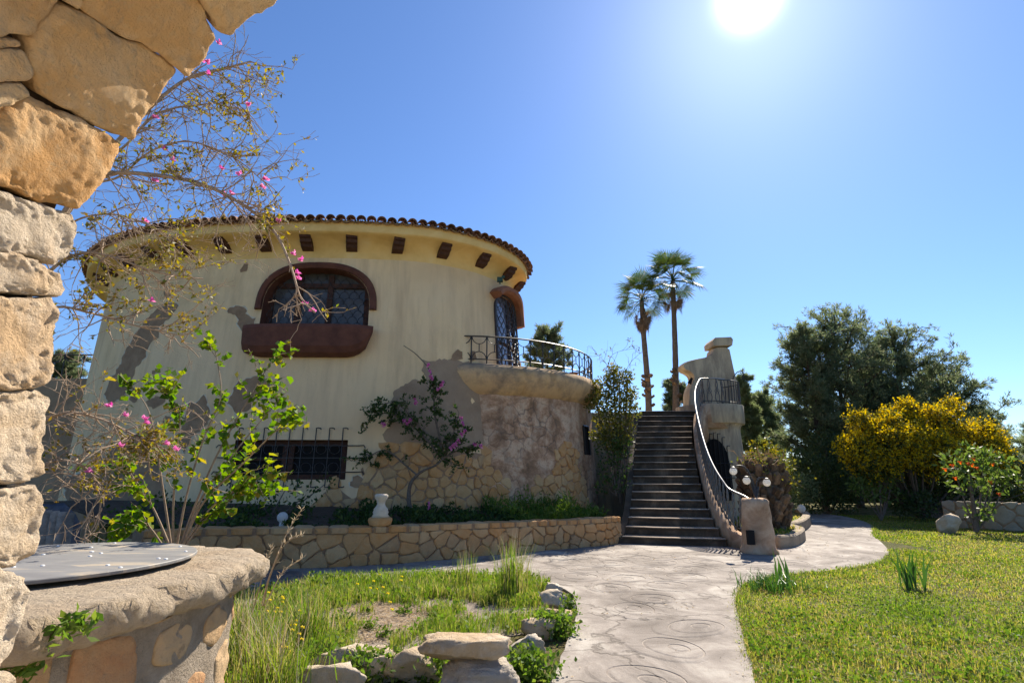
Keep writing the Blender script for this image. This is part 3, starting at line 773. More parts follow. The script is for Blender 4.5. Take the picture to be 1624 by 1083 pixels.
# trough sill
V = []; ns = 22; sec = 8
for i in range(ns+1):
    t = i/ns; a_ = -3.7+20.9*t; e0 = max(0, 1-t/.16); e1 = max(0, (t-.80)/.20)
    zb = 4.27+.10*e0**2+.62*(1-math.sqrt(max(0, 1-e1*e1)))
    ob = .42*(1-.25*e0**2-.3*e1**2)
    for w, z_ in ((-.02, zb), (ob*.45, zb-.0), (ob*.8, zb+.06), (ob, zb+.20 if zb < 4.7 else zb+.02), (ob+.02, 4.92 if zb < 4.9 else zb+.03), (ob-.01, 5.0), (ob-.12, 5.01), (-.02, 5.01)):
        V.append(T(a_, min(z_, 5.01), w, 4.6))
Fc = []
for i in range(ns):
    for k in range(sec): Fc.append((i*sec+k, (i+1)*sec+k, (i+1)*sec+(k+1) % sec, i*sec+(k+1) % sec))
Fc += [tuple(range(sec)), tuple(ns*sec+k for k in range(sec-1, -1, -1))]
mk('sill', V, Fc, M_brown, win)

# --- low barred window
win2 = empty('window', T(6, 1.46)); win2.parent = house; win2.matrix_parent_inverse = wmat(house).inverted()
opening(H2, None, win2, M_brown, .36)
panel('pane', H2[0], H2[1], H2[2], H2[3], -.33, M_dark, win2)
fb = MB()
for a_ in (H2[0]+.4, 4.6, 5.6, H2[1]-.4): bar_az(fb, a_, H2[2], a_, H2[3], -.27, .12, .07)
for z_ in (H2[2]+.05, H2[3]-.06): bar_az(fb, H2[0], z_, H2[1], z_, -.27, .07, .11, 6)
bar_az(fb, H2[0]+.2, 1.9, 5.0, 1.9, -.275, .06, .05, 3)
fb.build('frame', M_wood, win2)
gb = MB()
def hook(mb, a_, z_, dz, side):                      # bar end that bends out of the wall and curls over
    if side == 'v':
        mb.tube([T(a_, z_, .05), T(a_, z_+dz*.75, .05), T(a_, z_+dz, .07), T(a_+.35, z_+dz*1.02, .09), T(a_+.7, z_+dz*.98, .09), T(a_+.75, z_+dz*.86, .09)], .013, 5)
    else:
        mb.tube([T(a_, z_, .05), T(a_+1.6*dz, z_, .05), T(a_+2.4*dz, z_+.01, .08), T(a_+2.6*dz, z_-.05, .09)], .013, 5)
for k in range(9):
    a_ = H2[0]+.6+k*2.02
    bar_az(gb, a_, H2[2]-.02, a_, H2[3]+.02, .05, .013, .013); hook(gb, a_, H2[3], .26, 'v'); hook(gb, a_, H2[2], -.16, 'v')
for z_ in (1.62, 1.93, 2.2):
    bar_az(gb, H2[0]-.1, z_, H2[1]+.1, z_, .05, .013, .013, 8); hook(gb, H2[1], z_, 1.0, 'h'); hook(gb, H2[0], z_, -1.0, 'h')
for k in range(8):
    for zc in (1.72, 2.12):
        gb.tube([T(H2[0]+1.6+k*2.02+.75*math.cos(t), zc+.105*math.sin(t), .055) for t in np.linspace(0, 2*math.pi, 13)[:-1]], .009, 4, closed=True)
gb.build('grille', M_iron, win2)

# --- balcony door with fish-scale grille and terracotta hood
door = empty('door', T(46, 4.3)); door.parent = house; door.matrix_parent_inverse = wmat(house).inverted()
arc3 = opening(H3, 6.0, door, M_brown, .2)
panel('pane', H3[0], H3[1], H3[2], H3[3], -.08, M_glass_sky, door, 8)
fb = MB()
for a_ in (H3[0]+.35, 46, H3[1]-.35): bar_az(fb, a_, H3[2], a_, H3[3]-.1, -.05, .08, .06)
bar_az(fb, H3[0], 5.1, H3[1], 5.1, -.05, .06, .06, 5); fb.build('frame', M_wood, door)
gb = MB(); scales(gb, H3[0]-.1, H3[1]+.1, 4.32, 6.46, .10, 1.55, .15, .012, arch_in((H3[0]-.1, H3[1]+.1, 4.3, 6.5), 6.0), 7.9)
ga = [(H3[0]-.1, 4.3)]+arch_curve((H3[0]-.1, H3[1]+.1, 4.3, 6.5), 6.0)+[(H3[1]+.1, 4.3)]
gb.tube([T(a_, z_, .10) for a_, z_ in ga], .028, 5); 
for a_ in (44, 48): bar_az(gb, a_, 4.3, a_, 6.4, .10, .016, .016)
gb.build('grille', M_iron, door)
ha = [(H3[0]-.2, 6.1)]+arch_curve((H3[0]-.2, H3[1]+.2, 4.3, 6.55), 6.05)+[(H3[1]+.2, 5.85)]
ha = ha[int(len(ha)*.18):]
wall_sweep('hood', ha, [(-.02, -.02), (-.02, .30), (.03, .40), (.12, .42), (.19, .30), (.21, -.02)], door, M_hood)

# --- dark doorway at the left foot
d4 = empty('door', T(-19, .2)); d4.parent = house; d4.matrix_parent_inverse = wmat(house).inverted()
opening(H4, 1.8, d4, M_concrete, .3)
panel('leaf', H4[0], H4[1], H4[2], H4[3], -.25, M_wood, d4, 5)

# --- patches where the plaster has come away (2-4 mm thick edges, bare base coat)
def wall_patch(px_poly, material, w=.004, name='bare_patch', jag=2.2, seed=1, surf=None):
    r = random.Random(seed); P = []
    for i in range(len(px_poly)):
        a_, b_ = np.array(px_poly[i], float), np.array(px_poly[(i+1) % len(px_poly)], float); L = np.hypot(*(b_-a_)); k = max(1, int(L/4))
        for j in range(k):
            q = a_+(b_-a_)*j/k; o_ = seed*7.3; P.append(q+np.array([r.gauss(0, jag*.35)+jag*2.2*nz((q[0], q[1], 0), .09, o_), r.gauss(0, jag*.35)+jag*2.2*nz((q[0], q[1], 5), .09, o_)]))
    az = [(surf or hit_wall)(*q) for q in P]; az = [q for q in az if q]
    bm = bmesh.new()
    tv_ = [bm.verts.new((q[0]*.13, q[1], 0)) for q in az]
    try: f = bm.faces.new(tv_)
    except ValueError: bm.free(); return
    bmesh.ops.triangulate(bm, faces=[f])
    for _ in range(2):
        e = [e for e in bm.edges if e.calc_length() > .3]
        if e: bmesh.ops.subdivide_edges(bm, edges=e, cuts=1); bmesh.ops.triangulate(bm, faces=bm.faces[:])
    bm.verts.index_update()
    V = [(v.co.x/.13, v.co.y) for v in bm.verts]; Fc = [[v.index for v in f.verts] for f in bm.faces]; bm.free()
    mp = T if surf is None else surf.mp
    mk(name, [mp(a_, z_, w) for a_, z_ in V], Fc, material, wall if surf is None else drum)
PATCHES = [
    [(268, 480), (283, 486), (272, 500), (258, 512), (252, 532), (238, 548), (228, 565), (214, 590), (206, 612), (196, 632), (172, 640), (165, 622), (178, 602), (190, 580), (200, 556), (208, 538), (228, 515), (246, 492)],
    [(205, 632), (212, 614), (222, 622), (214, 640)],
    [(232, 636), (248, 628), (262, 630), (256, 644), (240, 648)],
    [(262, 660), (271, 661), (266, 671), (259, 668)], [(241, 589), (247, 589), (246, 596), (241, 595)],
    [(360, 490), (386, 485), (392, 498), (403, 503), (400, 520), (396, 538), (384, 528), (376, 514), (374, 500), (362, 497)],
    [(378, 605), (418, 596), (428, 608), (420, 622), (404, 626), (396, 646), (380, 660), (362, 640)],
    [(382, 429), (388, 421), (396, 420), (393, 430), (382, 432)], [(262, 462), (272, 462), (268, 472), (260, 470)],
    [(270, 425), (276, 420), (282, 424), (276, 430)], [(386, 419), (391, 418), (390, 421), (386, 422)],
    [(556, 770), (560, 757), (570, 754), (578, 762), (580, 772), (568, 775)], [(572, 744), (577, 742), (577, 754), (573, 754)],
    [(668, 571), (700, 570), (742, 574), (768, 582), (790, 620), (790, 700), (730, 720), (690, 708), (650, 700), (612, 706), (606, 690), (622, 660), (620, 636), (626, 620), (640, 610), (656, 604), (672, 600)],
    [(716, 560), (726, 556), (733, 560), (733, 572), (714, 572)], [(745, 556), (754, 556), (758, 572), (746, 573)],
    [(100, 760), (150, 742), (190, 700), (230, 690), (250, 720), (262, 790), (262, 850), (120, 860)],
    [(300, 640), (325, 628), (335, 660), (310, 690), (292, 720), (280, 700)],
]
for i, pp in enumerate(PATCHES):
    cx_, cy_ = np.mean(pp, axis=0); big = [(x+(1.6 if x > cx_ else -1.6), y+(1.4 if y > cy_ else -1.4)) for x, y in pp]
    if i != 13 and len(pp) > 5: wall_patch(big, M_edge, .0015+.0001*i, 'plaster_edge', seed=i+3)
for i, pp in enumerate(PATCHES): wall_patch(pp, M_concrete if i != 13 else M_render, .004+.0005*i, seed=i+3)

# --- balcony drum: wall, flared lip, railing
DC = np.array([-1.37, 17.45]); DR = 3.86
def Dm(deg, z, w=0.0):
    a_ = math.radians(deg); r = DR+.05*max(0, 3.4-z)+w
    return (DC[0]+r*math.sin(a_), DC[1]-r*math.cos(a_), z)
def hit_drum(px, py):
    d = ray(px, py); lo = None; k = 6.0
    while k < 30:
        p = d*k
        if math.hypot(p[0]-DC[0], p[1]-DC[1]) < DR+.05*max(0, 3.4-(p[2]+CH)): return math.degrees(math.atan2(p[0]-DC[0], -(p[1]-DC[1]))), p[2]+CH
        k += .01
    return None
hit_drum.mp = Dm
da = np.arange(-40, 131, 3.0); dz = np.linspace(0, 3.55, 12)
DV = [Dm(a_, z_) for z_ in dz for a_ in da]
DF = np.array([[j*len(da)+i, j*len(da)+i+1, (j+1)*len(da)+i+1, (j+1)*len(da)+i] for j in range(len(dz)-1) for i in range(len(da)-1)])
drum = mk('balcony_wall', DV, [DF], M_drum, house, True)
lip_prof = [(-.02, 3.52), (.05, 3.56), (.16, 3.66), (.27, 3.80), (.335, 3.95), (.35, 4.08), (.30, 4.19), (.20, 4.27), (.10, 4.30), (-.35, 4.30), (-3.6, 4.28)]
la = np.arange(0, 131, 2.5)
LV = []
for w, z_ in lip_prof:
    for a_ in la:
        e = max(0, 1-(a_-0)/9.0)          # the lip dies back into the wall at its left end
        LV.append(Dm(a_, z_+.02*nz((a_*.1, z_, 2), 2), (w if w < 0 else w*(1-.55*e*e*(4.3-z_)/.8))+.025*nz((a_*.13, z_*2, 5), 1.7)-.05*max(0, 3.4-z_)))
LF = [[j*len(la)+i, j*len(la)+i+1, (j+1)*len(la)+i+1, (j+1)*len(la)+i] for j in range(len(lip_prof)-1) for i in range(len(la)-1)]
balcony = mk('balcony', LV, [np.array(LF)], M_lip, house, True)
endcap = [Dm(0, z_, w*(1-.55*(4.3-z_)/.8) if w > 0 else w) for w, z_ in lip_prof[:-1]]+[Dm(0, 3.5, -.35)]
mk('balcony_end', endcap, [tuple(range(len(endcap)))], M_lip, house)
rb = MB(); ra = np.arange(-4, 118, 2.0); RWO = .14
for z_ in (4.42, 5.02): rb.tube([Dm(a_, z_, RWO-.06) for a_ in ra], .017 if z_ < 5 else .022, 5)
k = 0; a_ = -1.0
while a_ < 116:
    rb.tube([Dm(a_, 4.28, RWO-.06), Dm(a_, 5.02, RWO-.06)], .016, 4)
    am = a_+2.9
    rb.tube([Dm(am, 4.42+.2, RWO-.06), Dm(am, 5.02-.2, RWO-.06)], .012, 4)
    for zc, s in ((4.42, 1), (5.02, -1)):
        rb.tube([Dm(am+2.7*math.cos(t), zc+s*.2*math.sin(t), RWO-.06) for t in np.linspace(0, math.pi, 9)], .011, 4)
    a_ += 5.8; k += 1
rb.build('railing', M_iron, balcony)
# small window and lamp on the right flank of the drum
dwn = MB()
for a_ in (60, 66): bar = dwn.tube([Dm(a_, 2.1, .03), Dm(a_, 2.9, .03)], .03, 4)
dwn.tube([Dm(60, 2.9, .03), Dm(66, 2.9, .03)], .03, 4); dwn.build('grille', M_iron, drum)
mk('pane', [Dm(60, 2.1, .006), Dm(66, 2.1, .006), Dm(66, 2.9, .006), Dm(60, 2.9, .006)], [(0, 1, 2, 3)], M_dark, drum)

# --- stone cladding exposed at the foot of tower and drum
TOWER_CLAD = [(490, 832), (505, 800), (520, 770), (528, 758), (540, 772), (560, 788), (574, 778), (580, 742), (588, 735), (600, 738), (604, 700), (640, 706), (690, 712), (740, 722), (800, 722), (800, 850), (490, 850)]
def ang_poly(pxs, fn): return [q for q in (fn(*p) for p in pxs) if q]
tp = ang_poly(TOWER_CLAD, hit_wall); 
def mp_t(u, v, w): return T(math.degrees(u/8.3), v, w)
tp_u = [(math.radians(a_)*8.3, z_) for a_, z_ in tp]
us = [p[0] for p in tp_u]; vsz = [p[1] for p in tp_u]
rubble(wall, mp_t, min(us), max(us), .35, max(vsz), .27, .23, M_clad, 5, .014, .05, .042, lambda u, v: in_poly(u, v, tp_u))
bmv = []
wall_patch([(505, 800), (524, 762), (540, 776), (560, 792), (578, 778), (584, 742), (604, 738), (608, 704), (690, 712), (790, 722), (790, 845), (500, 850)], M_mort, .012, seed=77, jag=1.2, name='mortar_bed')
DRUM_CLAD = [(762, 700), (772, 722), (790, 742), (806, 752), (812, 778), (800, 800), (820, 806), (836, 802), (842, 760), (850, 748), (862, 752), (880, 740), (884, 712), (894, 700), (908, 700), (920, 740), (930, 780), (934, 840), (720, 850), (735, 715)]
dp = ang_poly(DRUM_CLAD, hit_drum); dp_u = [(math.radians(a_)*DR, z_) for a_, z_ in dp]
def mp_d(u, v, w): return Dm(math.degrees(u/DR), v, w)
rubble(drum, mp_d, min(p[0] for p in dp_u), max(p[0] for p in dp_u), .4, max(p[1] for p in dp_u), .26, .23, M_clad, 9, .013, .05, .045, lambda u, v: in_poly(u, v, dp_u))

# things on / behind the balcony
fl = empty('floodlight', T(41.2, 6.74, .2), 'small green floodlight perched on the door hood of the balcony', 'lamp')
b = MB(); c = Vector(T(41.2, 6.80, .2)); b.box(c+Vector((0, 0, .06)), (.16, .12, .12)); b.build('housing', M_green, fl)
b = MB(); b.box(c+Vector((0, 0, -.03)), (.04, .05, .06)); b.build('bracket', M_green, fl)
b = MB(); b.box(c+Vector((.09, 0, .14)), (.09, .05, .06)); b.build('visor', M_green, fl)
wp = PY(832, 575, 22.0)
wb = MB(); wb.box((wp[0]-.35, 22.0, 4.0), (.42, .4, 4.0)); wb.box((wp[0]+.05, 22.05, 3.85), (.4, .4, 3.7))
for k in range(3): wb.lathe([(.12, 0), (.13, .1), (.06, .16)], (wp[0]-.45+.3*k, 22.0, 6.0 if k < 1 else 5.7), 8)
tag(wb.build('parapet_pier', M_white), 'whitewashed pier with knobbly top behind the balcony railing', 'pier')
pot = MB(); pot.lathe([(.09, 0), (.13, .16), (.14, .17), (.12, .17)], Dm(62, 4.30, -.25), 14)
tag(pot.build('flower_pot', M_hood), 'small terracotta pot on the balcony floor behind the railing', 'pot')

# ================================================================== PLANTER WALL IN FRONT OF THE HOUSE
PW = [((215, 925), (215, 843)), ((290, 915), (290, 840)), ((430, 906), (430, 838)), ((608, 897), (608, 836)), ((760, 884), (760, 830)), ((880, 873), (880, 826)), ((960, 866), (960, 822)), ((985, 862), (985, 820))]
pw_xy = []; pw_h = []
for b_, t_ in PW:
    p = PZ(b_[0], b_[1], 0.0); q = PY(t_[0], t_[1], p[1]); pw_xy.append(p[:2]); pw_h.append(q[2])
pw_line = smooth_line([np.array([p[0], p[1], h]) for p, h in zip(pw_xy, pw_h)], 10)
PWL = np.array(pw_line); seg = np.concatenate([[0], np.cumsum(np.hypot(np.diff(PWL[:, 0]), np.diff(PWL[:, 1])))]); PW_LEN = seg[-1]
def pw_pt(u):
    x = np.interp(u, seg, PWL[:, 0]); y = np.interp(u, seg, PWL[:, 1]); h = np.interp(u, seg, PWL[:, 2])
    x2 = np.interp(u+.05, seg, PWL[:, 0]); y2 = np.interp(u+.05, seg, PWL[:, 1]); x1 = np.interp(u-.05, seg, PWL[:, 0]); y1 = np.interp(u-.05, seg, PWL[:, 1])
    t = np.array([x2-x1, y2-y1]); t /= max(np.hypot(*t), 1e-9); return x, y, h, np.array([t[1], -t[0]])
def mp_pw(u, v, w):                            # v is 0..1 of the wall height
    x, y, h, n = pw_pt(u); return (x+n[0]*w, y+n[1]*w, v*h)
planter = empty('planter_wall', (pw_xy[3][0], pw_xy[3][1], 0), 'long curved rubble stone retaining wall of the planting bed before the house', 'wall')
V = []; us_ = np.linspace(0, PW_LEN, 70)
for u in us_:
    for w, v in ((-.012, -.05), (-.012, 1.0), (-.34, 1.0), (-.34, -.05)): V.append(mp_pw(u, v, w))
Fc = [(i*4+k, (i+1)*4+k, (i+1)*4+(k+1) % 4, i*4+(k+1) % 4) for i in range(69) for k in range(4)]+[(0, 1, 2, 3), (276+3, 276+2, 276+1, 276)]
pcore = mk('mortar_core', V, Fc, M_mort, planter)
def mp_pw2(u, v, w): return mp_pw(u, v/.72, w)
rubble(pcore, mp_pw2, 0, PW_LEN, .0, .62, .30, .20, M_plant, 21, .011, .05, .036)
u = 0; r_ = random.Random(4)
while u < PW_LEN-.1:                           # coping stones
    L = r_.uniform(.22, .42); e = min(u+L-.015, PW_LEN)
    def mp_c(a_, b_, w, u=u): 
        x, y, h, n = pw_pt(a_); return (x-n[0]*b_, y-n[1]*b_, h+w)
    stone_piece('coping_stone', [(u, -.035), (e, -.035), (e, .36), (u, .36)], mp_c, .085, .02, pcore, M_plant, r_, .2)
    u += L
# bed soil between wall and house
BV = []; 
for i, u in enumerate(us_):
    x, y, h, n = pw_pt(u)
    for k in range(6):
        t = k/5; BV.append((x-n[0]*(.3+5.5*t)*1.0, y-n[1]*(.3+5.5*t), h-.06+.35*min(t*2, 1)+.03*nz((x*2, t*6, 0), 1.5)))
BF = np.array([[i*6+k, (i+1)*6+k, (i+1)*6+k+1, i*6+k+1] for i in range(69) for k in range(5)])
M_loam = m_simple('dark_loam', (.06, .04, .025), (.12, .085, .055), 6, .97, .9, .03)
tag(mk('bed_soil', BV, [BF], M_loam, None, True), kind='structure')

# ================================================================== STAIRCASE
ST_L = [(984.6, 849.6), (995, 834), (998, 818), (999, 803), (1000, 789.4), (1001, 775), (1002, 763.5), (1002.7, 752.7), (1004.5, 741.5), (1006, 730.7), (1006.5, 720.9), (1007.5, 711), (1008, 702.8), (1009, 693.7), (1009.5, 684.7), (1010.4, 675.6), (1011.7, 666.6), (1013, 658.8), (1014, 651)]
ST_R = [1152.6, 1138, 1131, 1124, 1119, 1115, 1112, 1108.5, 1105, 1102.5, 1101, 1099.6, 1099, 1098, 1097.5, 1097.5, 1098.5, 1102, 1106]
RIS = .19
st_l = []; st_r = []
for i in range(19):
    Yl = 13.25+.272*i; Yr = 12.72+.300*i
    z = RIS*(i+1)
    st_l.append(np.array([PY(ST_L[i][0], ST_L[i][1], Yl)[0], Yl])); st_r.append(np.array([PY(ST_R[i], ST_L[i][1]+3, Yr)[0], Yr]))
_i = np.arange(19)
for arr in (st_l, st_r):
    A_ = np.array(arr); px_ = np.polyfit(_i, A_[:, 0], 4)
    for k_ in range(19): arr[k_] = np.array([np.polyval(px_, k_), A_[k_, 1]])
stair = empty('staircase', (3.6, 13.1, 0), 'broad weathered concrete staircase with curved iron railing beside the round balcony', 'staircase')
for i in range(19):
    z1 = RIS*(i+1); l, r = st_l[i].copy(), st_r[i].copy()
    ln, rn = (st_l[i+1], st_r[i+1]) if i < 18 else (l+np.array([.09, .35]), r+np.array([.2, .3]))
    nrm = np.array([r[1]-l[1], -(r[0]-l[0])]); nrm /= np.hypot(*nrm)          # towards the viewer
    if nrm[1] > 0: nrm = -nrm
    V = []; m = 10; o = i*3.1
    dpt = [(0.0, 0.0 if i == 0 else z1-RIS-.03), (0.0, z1-.055), (.025, z1-.045), (.03, z1-.012), (.012, z1)]
    for k in range(m+1):
        t = k/m; f = l+(r-l)*t+nrm*(.05*math.sin(math.pi*t)); bk = ln+(rn-ln)*t
        wob = .012*nz((t*5, i, 0), 1.3, o)
        for w, z in dpt: V.append((f[0]+nrm[0]*(w+wob), f[1]+nrm[1]*(w+wob), z+.006*nz((t*7, i, 3), 1.0, o)))
        V.append((bk[0]-nrm[0]*.06, bk[1]-nrm[1]*.06, z1)); V.append((bk[0]-nrm[0]*.06, bk[1]-nrm[1]*.06, max(0, z1-RIS-.03)))
    q = 7; Fc = []; mi = []
    for k in range(m):
        for j in range(q):
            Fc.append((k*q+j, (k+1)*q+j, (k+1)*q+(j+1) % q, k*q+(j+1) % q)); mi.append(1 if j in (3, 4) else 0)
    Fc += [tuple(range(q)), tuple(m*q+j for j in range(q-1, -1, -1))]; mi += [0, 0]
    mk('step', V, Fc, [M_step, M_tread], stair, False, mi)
# solid mass under the flight, hidden behind the risers
V = []; 
for i in range(19):
    l, r = st_l[i], st_r[i]; z = max(.02, RIS*i-.03)
    V += [(l[0]+.02, l[1]+.12, 0), (l[0]+.02, l[1]+.12, z), (r[0]-.02, r[1]+.12, z), (r[0]-.02, r[1]+.12, 0)]
Fc = [(i*4+k, (i+1)*4+k, (i+1)*4+(k+1) % 4, i*4+(k+1) % 4) for i in range(18) for k in range(4)]+[(0, 1, 2, 3), (75, 74, 73, 72)]
mk('base', V, Fc, M_step, stair)
# left cheek wall of the flight
V = []
for i in range(19):
    l = st_l[i]; z = RIS*(i+1)+.0
    V += [(l[0]-.16, l[1], 0), (l[0]-.16, l[1], z-.06), (l[0]-.003, l[1], z-.06), (l[0]-.003, l[1], 0)]
mk('cheek_wall', V, Fc, M_step, stair)
# right stringer: follows the edge of the steps, then sweeps round to the newel
NEWEL = np.array([5.07, 11.8])
edge = [np.array([NEWEL[0]-.10, NEWEL[1]+.15]), np.array([4.93, 12.25])]+[st_r[i]+np.array([.06, 0]) for i in range(0, 19)]
ez = [.16, .26]+[RIS*(i+1)+.20 for i in range(19)]
edge += [np.array([6.42, 18.32]), np.array([6.85, 18.30]), np.array([7.25, 18.55])]; ez += [3.86, 3.86, 3.86]
E3 = np.array(smooth_line([np.array([p[0], p[1], z]) for p, z in zip(edge, ez)], 4))
V = []; n = len(E3)
tang = np.gradient(E3[:, :2], axis=0); tang /= np.linalg.norm(tang, axis=1, keepdims=True); RN = np.stack([tang[:, 1], -tang[:, 0]], 1)
for i in range(n):
    x, y, z = E3[i]; zb = max(0.0, z-1.1) if z < 3.84 else 3.05
    if y < 14: zb = 0
    for w, zz_ in ((0, zb), (0, z-.03), (.03, z), (.20, z), (.23, z-.03), (.23, zb)): V.append((x+RN[i, 0]*w, y+RN[i, 1]*w, zz_+.012*nz((x, y, zz_), 2)))
Fc = [(i*6+k, (i+1)*6+k, (i+1)*6+(k+1) % 6, i*6+(k+1) % 6) for i in range(n-1) for k in range(6)]+[tuple(range(6)), tuple((n-1)*6+k for k in range(5, -1, -1))]
mk('stringer', V, Fc, M_pink, stair, True)
railing = empty('railing', (E3[0][0], E3[0][1], 0)); railing.parent = stair; railing.matrix_parent_inverse = wmat(stair).inverted()
RH = .86; seg2 = np.concatenate([[0], np.cumsum(np.linalg.norm(np.diff(E3, axis=0), axis=1))])
def on_rail(s, dz):
    i = np.interp(s, seg2, np.arange(n)); k = min(int(i), n-2); t = i-k
    p = E3[k]*(1-t)+E3[k+1]*t; r2 = RN[k]*(1-t)+RN[k+1]*t
    return (p[0]+r2[0]*.115, p[1]+r2[1]*.115, p[2]+dz)
S1 = seg2[-1]
hb = MB(); hb.tube([on_rail(s, RH-.0*s) for s in np.linspace(0.05, S1, 70)], .025, 7); hb.build('handrail', M_rail, railing, True)
lb = MB(); lb.tube([on_rail(s, .10) for s in np.linspace(.05, S1, 70)], .014, 5); lb.build('bottom_rail', M_iron, railing)
s = .22
while s < S1-.1:                                  # paired wavy balusters
    b = MB()
    for sg in (-1, 1):
        b.tube([on_rail(s+sg*.055*math.sin(t*2*math.pi*1.0)+sg*.02, .02+(RH-.03)*t) for t in np.linspace(0, 1, 9)], .016, 4)
    b.tube([on_rail(s+.075*math.cos(t), RH*.5+.09*math.sin(t)) for t in np.linspace(0, 2*math.pi, 9)[:-1]], .010, 4, closed=True)
    b.build('baluster', M_iron_sunlit, railing); s += .235

# newel post with a triple globe lamp and a meter box
newel = empty('newel_post', (NEWEL[0], NEWEL[1], 0), 'stubby stained render newel post with black box at the stair foot', 'post')
b = MB(); b.lathe([(.37, 0), (.368, .08), (.335, .12), (.32, .24), (.31, .36), (.302, .48), (.293, .6), (.284, .72), (.278, .84), (.272, .96), (.265, 1.04), (.235, 1.085), (.15, 1.10), (.05, 1.10)], (NEWEL[0], NEWEL[1], 0), 36)
for i, v in enumerate(b.V): b.V[i] = (v[0]+.035*nz(v, 3)+.018*nz(v, 9), v[1]+.035*nz(v, 3, 4)+.018*nz(v, 9, 4), v[2]+.03*nz(v, 3.5, 9))
b.build('shaft', M_pink, newel, True)
mp_ = PY(1191, 852, NEWEL[1]-.34); b = MB(); b.box((mp_[0], mp_[1]+.02, mp_[2]), (.13, .1, .27)); b.build('meter_box', M_dark, newel)
lamp = empty('globe_lamp_stand', (NEWEL[0], NEWEL[1]+.35, 1.0), 'black curved iron stand with three white globes above the newel post', 'lamp')
base_p = np.array([NEWEL[0]+.06, NEWEL[1]+.05, 1.08])
def tow(px, py, dy=0): return PY(px, py, NEWEL[1]+.1+dy)
b = MB(); b.tube([base_p, tow(1196, 775), tow(1190, 755)], .02, 6); b.tube([base_p, tow(1202, 772)], .03, 6); b.build('stem', M_iron, lamp)
for (gx_, gy_), mids in {(1163, 747): [(1192, 770), (1189, 752), (1180, 740), (1170, 738), (1164, 741)], (1184, 762): [(1196, 770), (1192, 758), (1186, 756)], (1216, 765): [(1199, 772), (1203, 758), (1213, 757)]}.items():
    arm = MB(); arm.tube([tuple(p) for p in smooth_line([base_p]+[tow(*m) for m in mids], 4)], .014, 5); ao = arm.build('arm', M_iron, lamp)
    gp = tow(gx_, gy_); V, Fa = ICO[3]; mk('globe', V*.078+gp, Fa, M_globe, lamp, True)
    cb = MB(); cb.lathe([(.04, .06), (.05, .085), (.02, .10)], gp, 10); cb.build('cap', M_iron, ao)

# landing drum with arched grille at the head of the stairs
LC = np.array([6.95, 19.15]); LR = .95
land = empty('landing_tower', (LC[0], LC[1], 0), 'small rounded stucco turret with arched iron grille beside the stair head', 'turret')
def Lm(deg, z, w=0.0):
    a_ = math.radians(deg); r = LR+.05*max(0, 3-z)+w; return (LC[0]+r*math.sin(a_), LC[1]-r*math.cos(a_), z)
la_ = np.arange(-180, 181, 8.0)
pr = [(.06, 0), (0, .3), (0, 3.0), (.02, 3.12), (.08, 3.2), (.085, 3.21), (.17, 3.22), (.175, 3.225), (.18, 3.84), (.175, 3.85), (.1, 3.86), (-.9, 3.865)]
V = [Lm(a_, z, w) for w, z in pr for a_ in la_]; k = len(la_)
mk('wall', V, [np.array([[j*k+i, j*k+i+1, (j+1)*k+i+1, (j+1)*k+i] for j in range(len(pr)-1) for i in range(k-1)])], M_old, land, True)
oc = -16; 
arch_pts = [(oc+26*math.cos(t), 1.75+.95*math.sin(t)) for t in np.linspace(0, math.pi, 15)]
poly = [(oc-26, .75)]+arch_pts[::-1]+[(oc+26, .75)]
oa_ = np.linspace(oc-26, oc+26, 17); V = []
for a_ in oa_: V += [Lm(a_, .75, .02), Lm(a_, 1.75+.95*math.sqrt(max(0, 1-((a_-oc)/26)**2)), .02)]
mk('opening', V, [(2*i, 2*i+2, 2*i+3, 2*i+1) for i in range(16)], M_dark, land)
b = MB()
for a_ in np.arange(oc-22, oc+23, 7.3):
    t = max(0, 1-((a_-oc)/26)**2); zt = 1.75+.95*math.sqrt(t); b.tube([Lm(a_, .7, .05), Lm(a_, zt+.12, .05), Lm(a_, zt+.2, .08), Lm(a_+5, zt+.2, .09)], .016, 4)
for z in (1.0, 1.45, 1.9): b.tube([Lm(a_, z, .05) for a_ in np.linspace(oc-30, oc+30, 9)], .016, 4)
b.build('grille', M_iron, land)
b = MB()
for z in (3.92, 4.66): b.tube([Lm(a_, z, .1) for a_ in np.arange(0, 150, 8.0)], .018, 5)
for a_ in np.arange(4, 150, 7.5): b.tube([Lm(a_, 3.85, .1), Lm(a_+1.6, 4.25, .1), Lm(a_, 4.66, .1)], .013, 4)
sc_ = [Lm(30, 4.66, .1)]
b.tube([tuple(PY(x_, y_, 18.6)) for x_, y_ in [(1162, 603), (1164, 596), (1169, 590), (1175, 588), (1179, 592), (1179, 599), (1175, 602)]], .016, 5)
b.build('railing', M_iron, land)

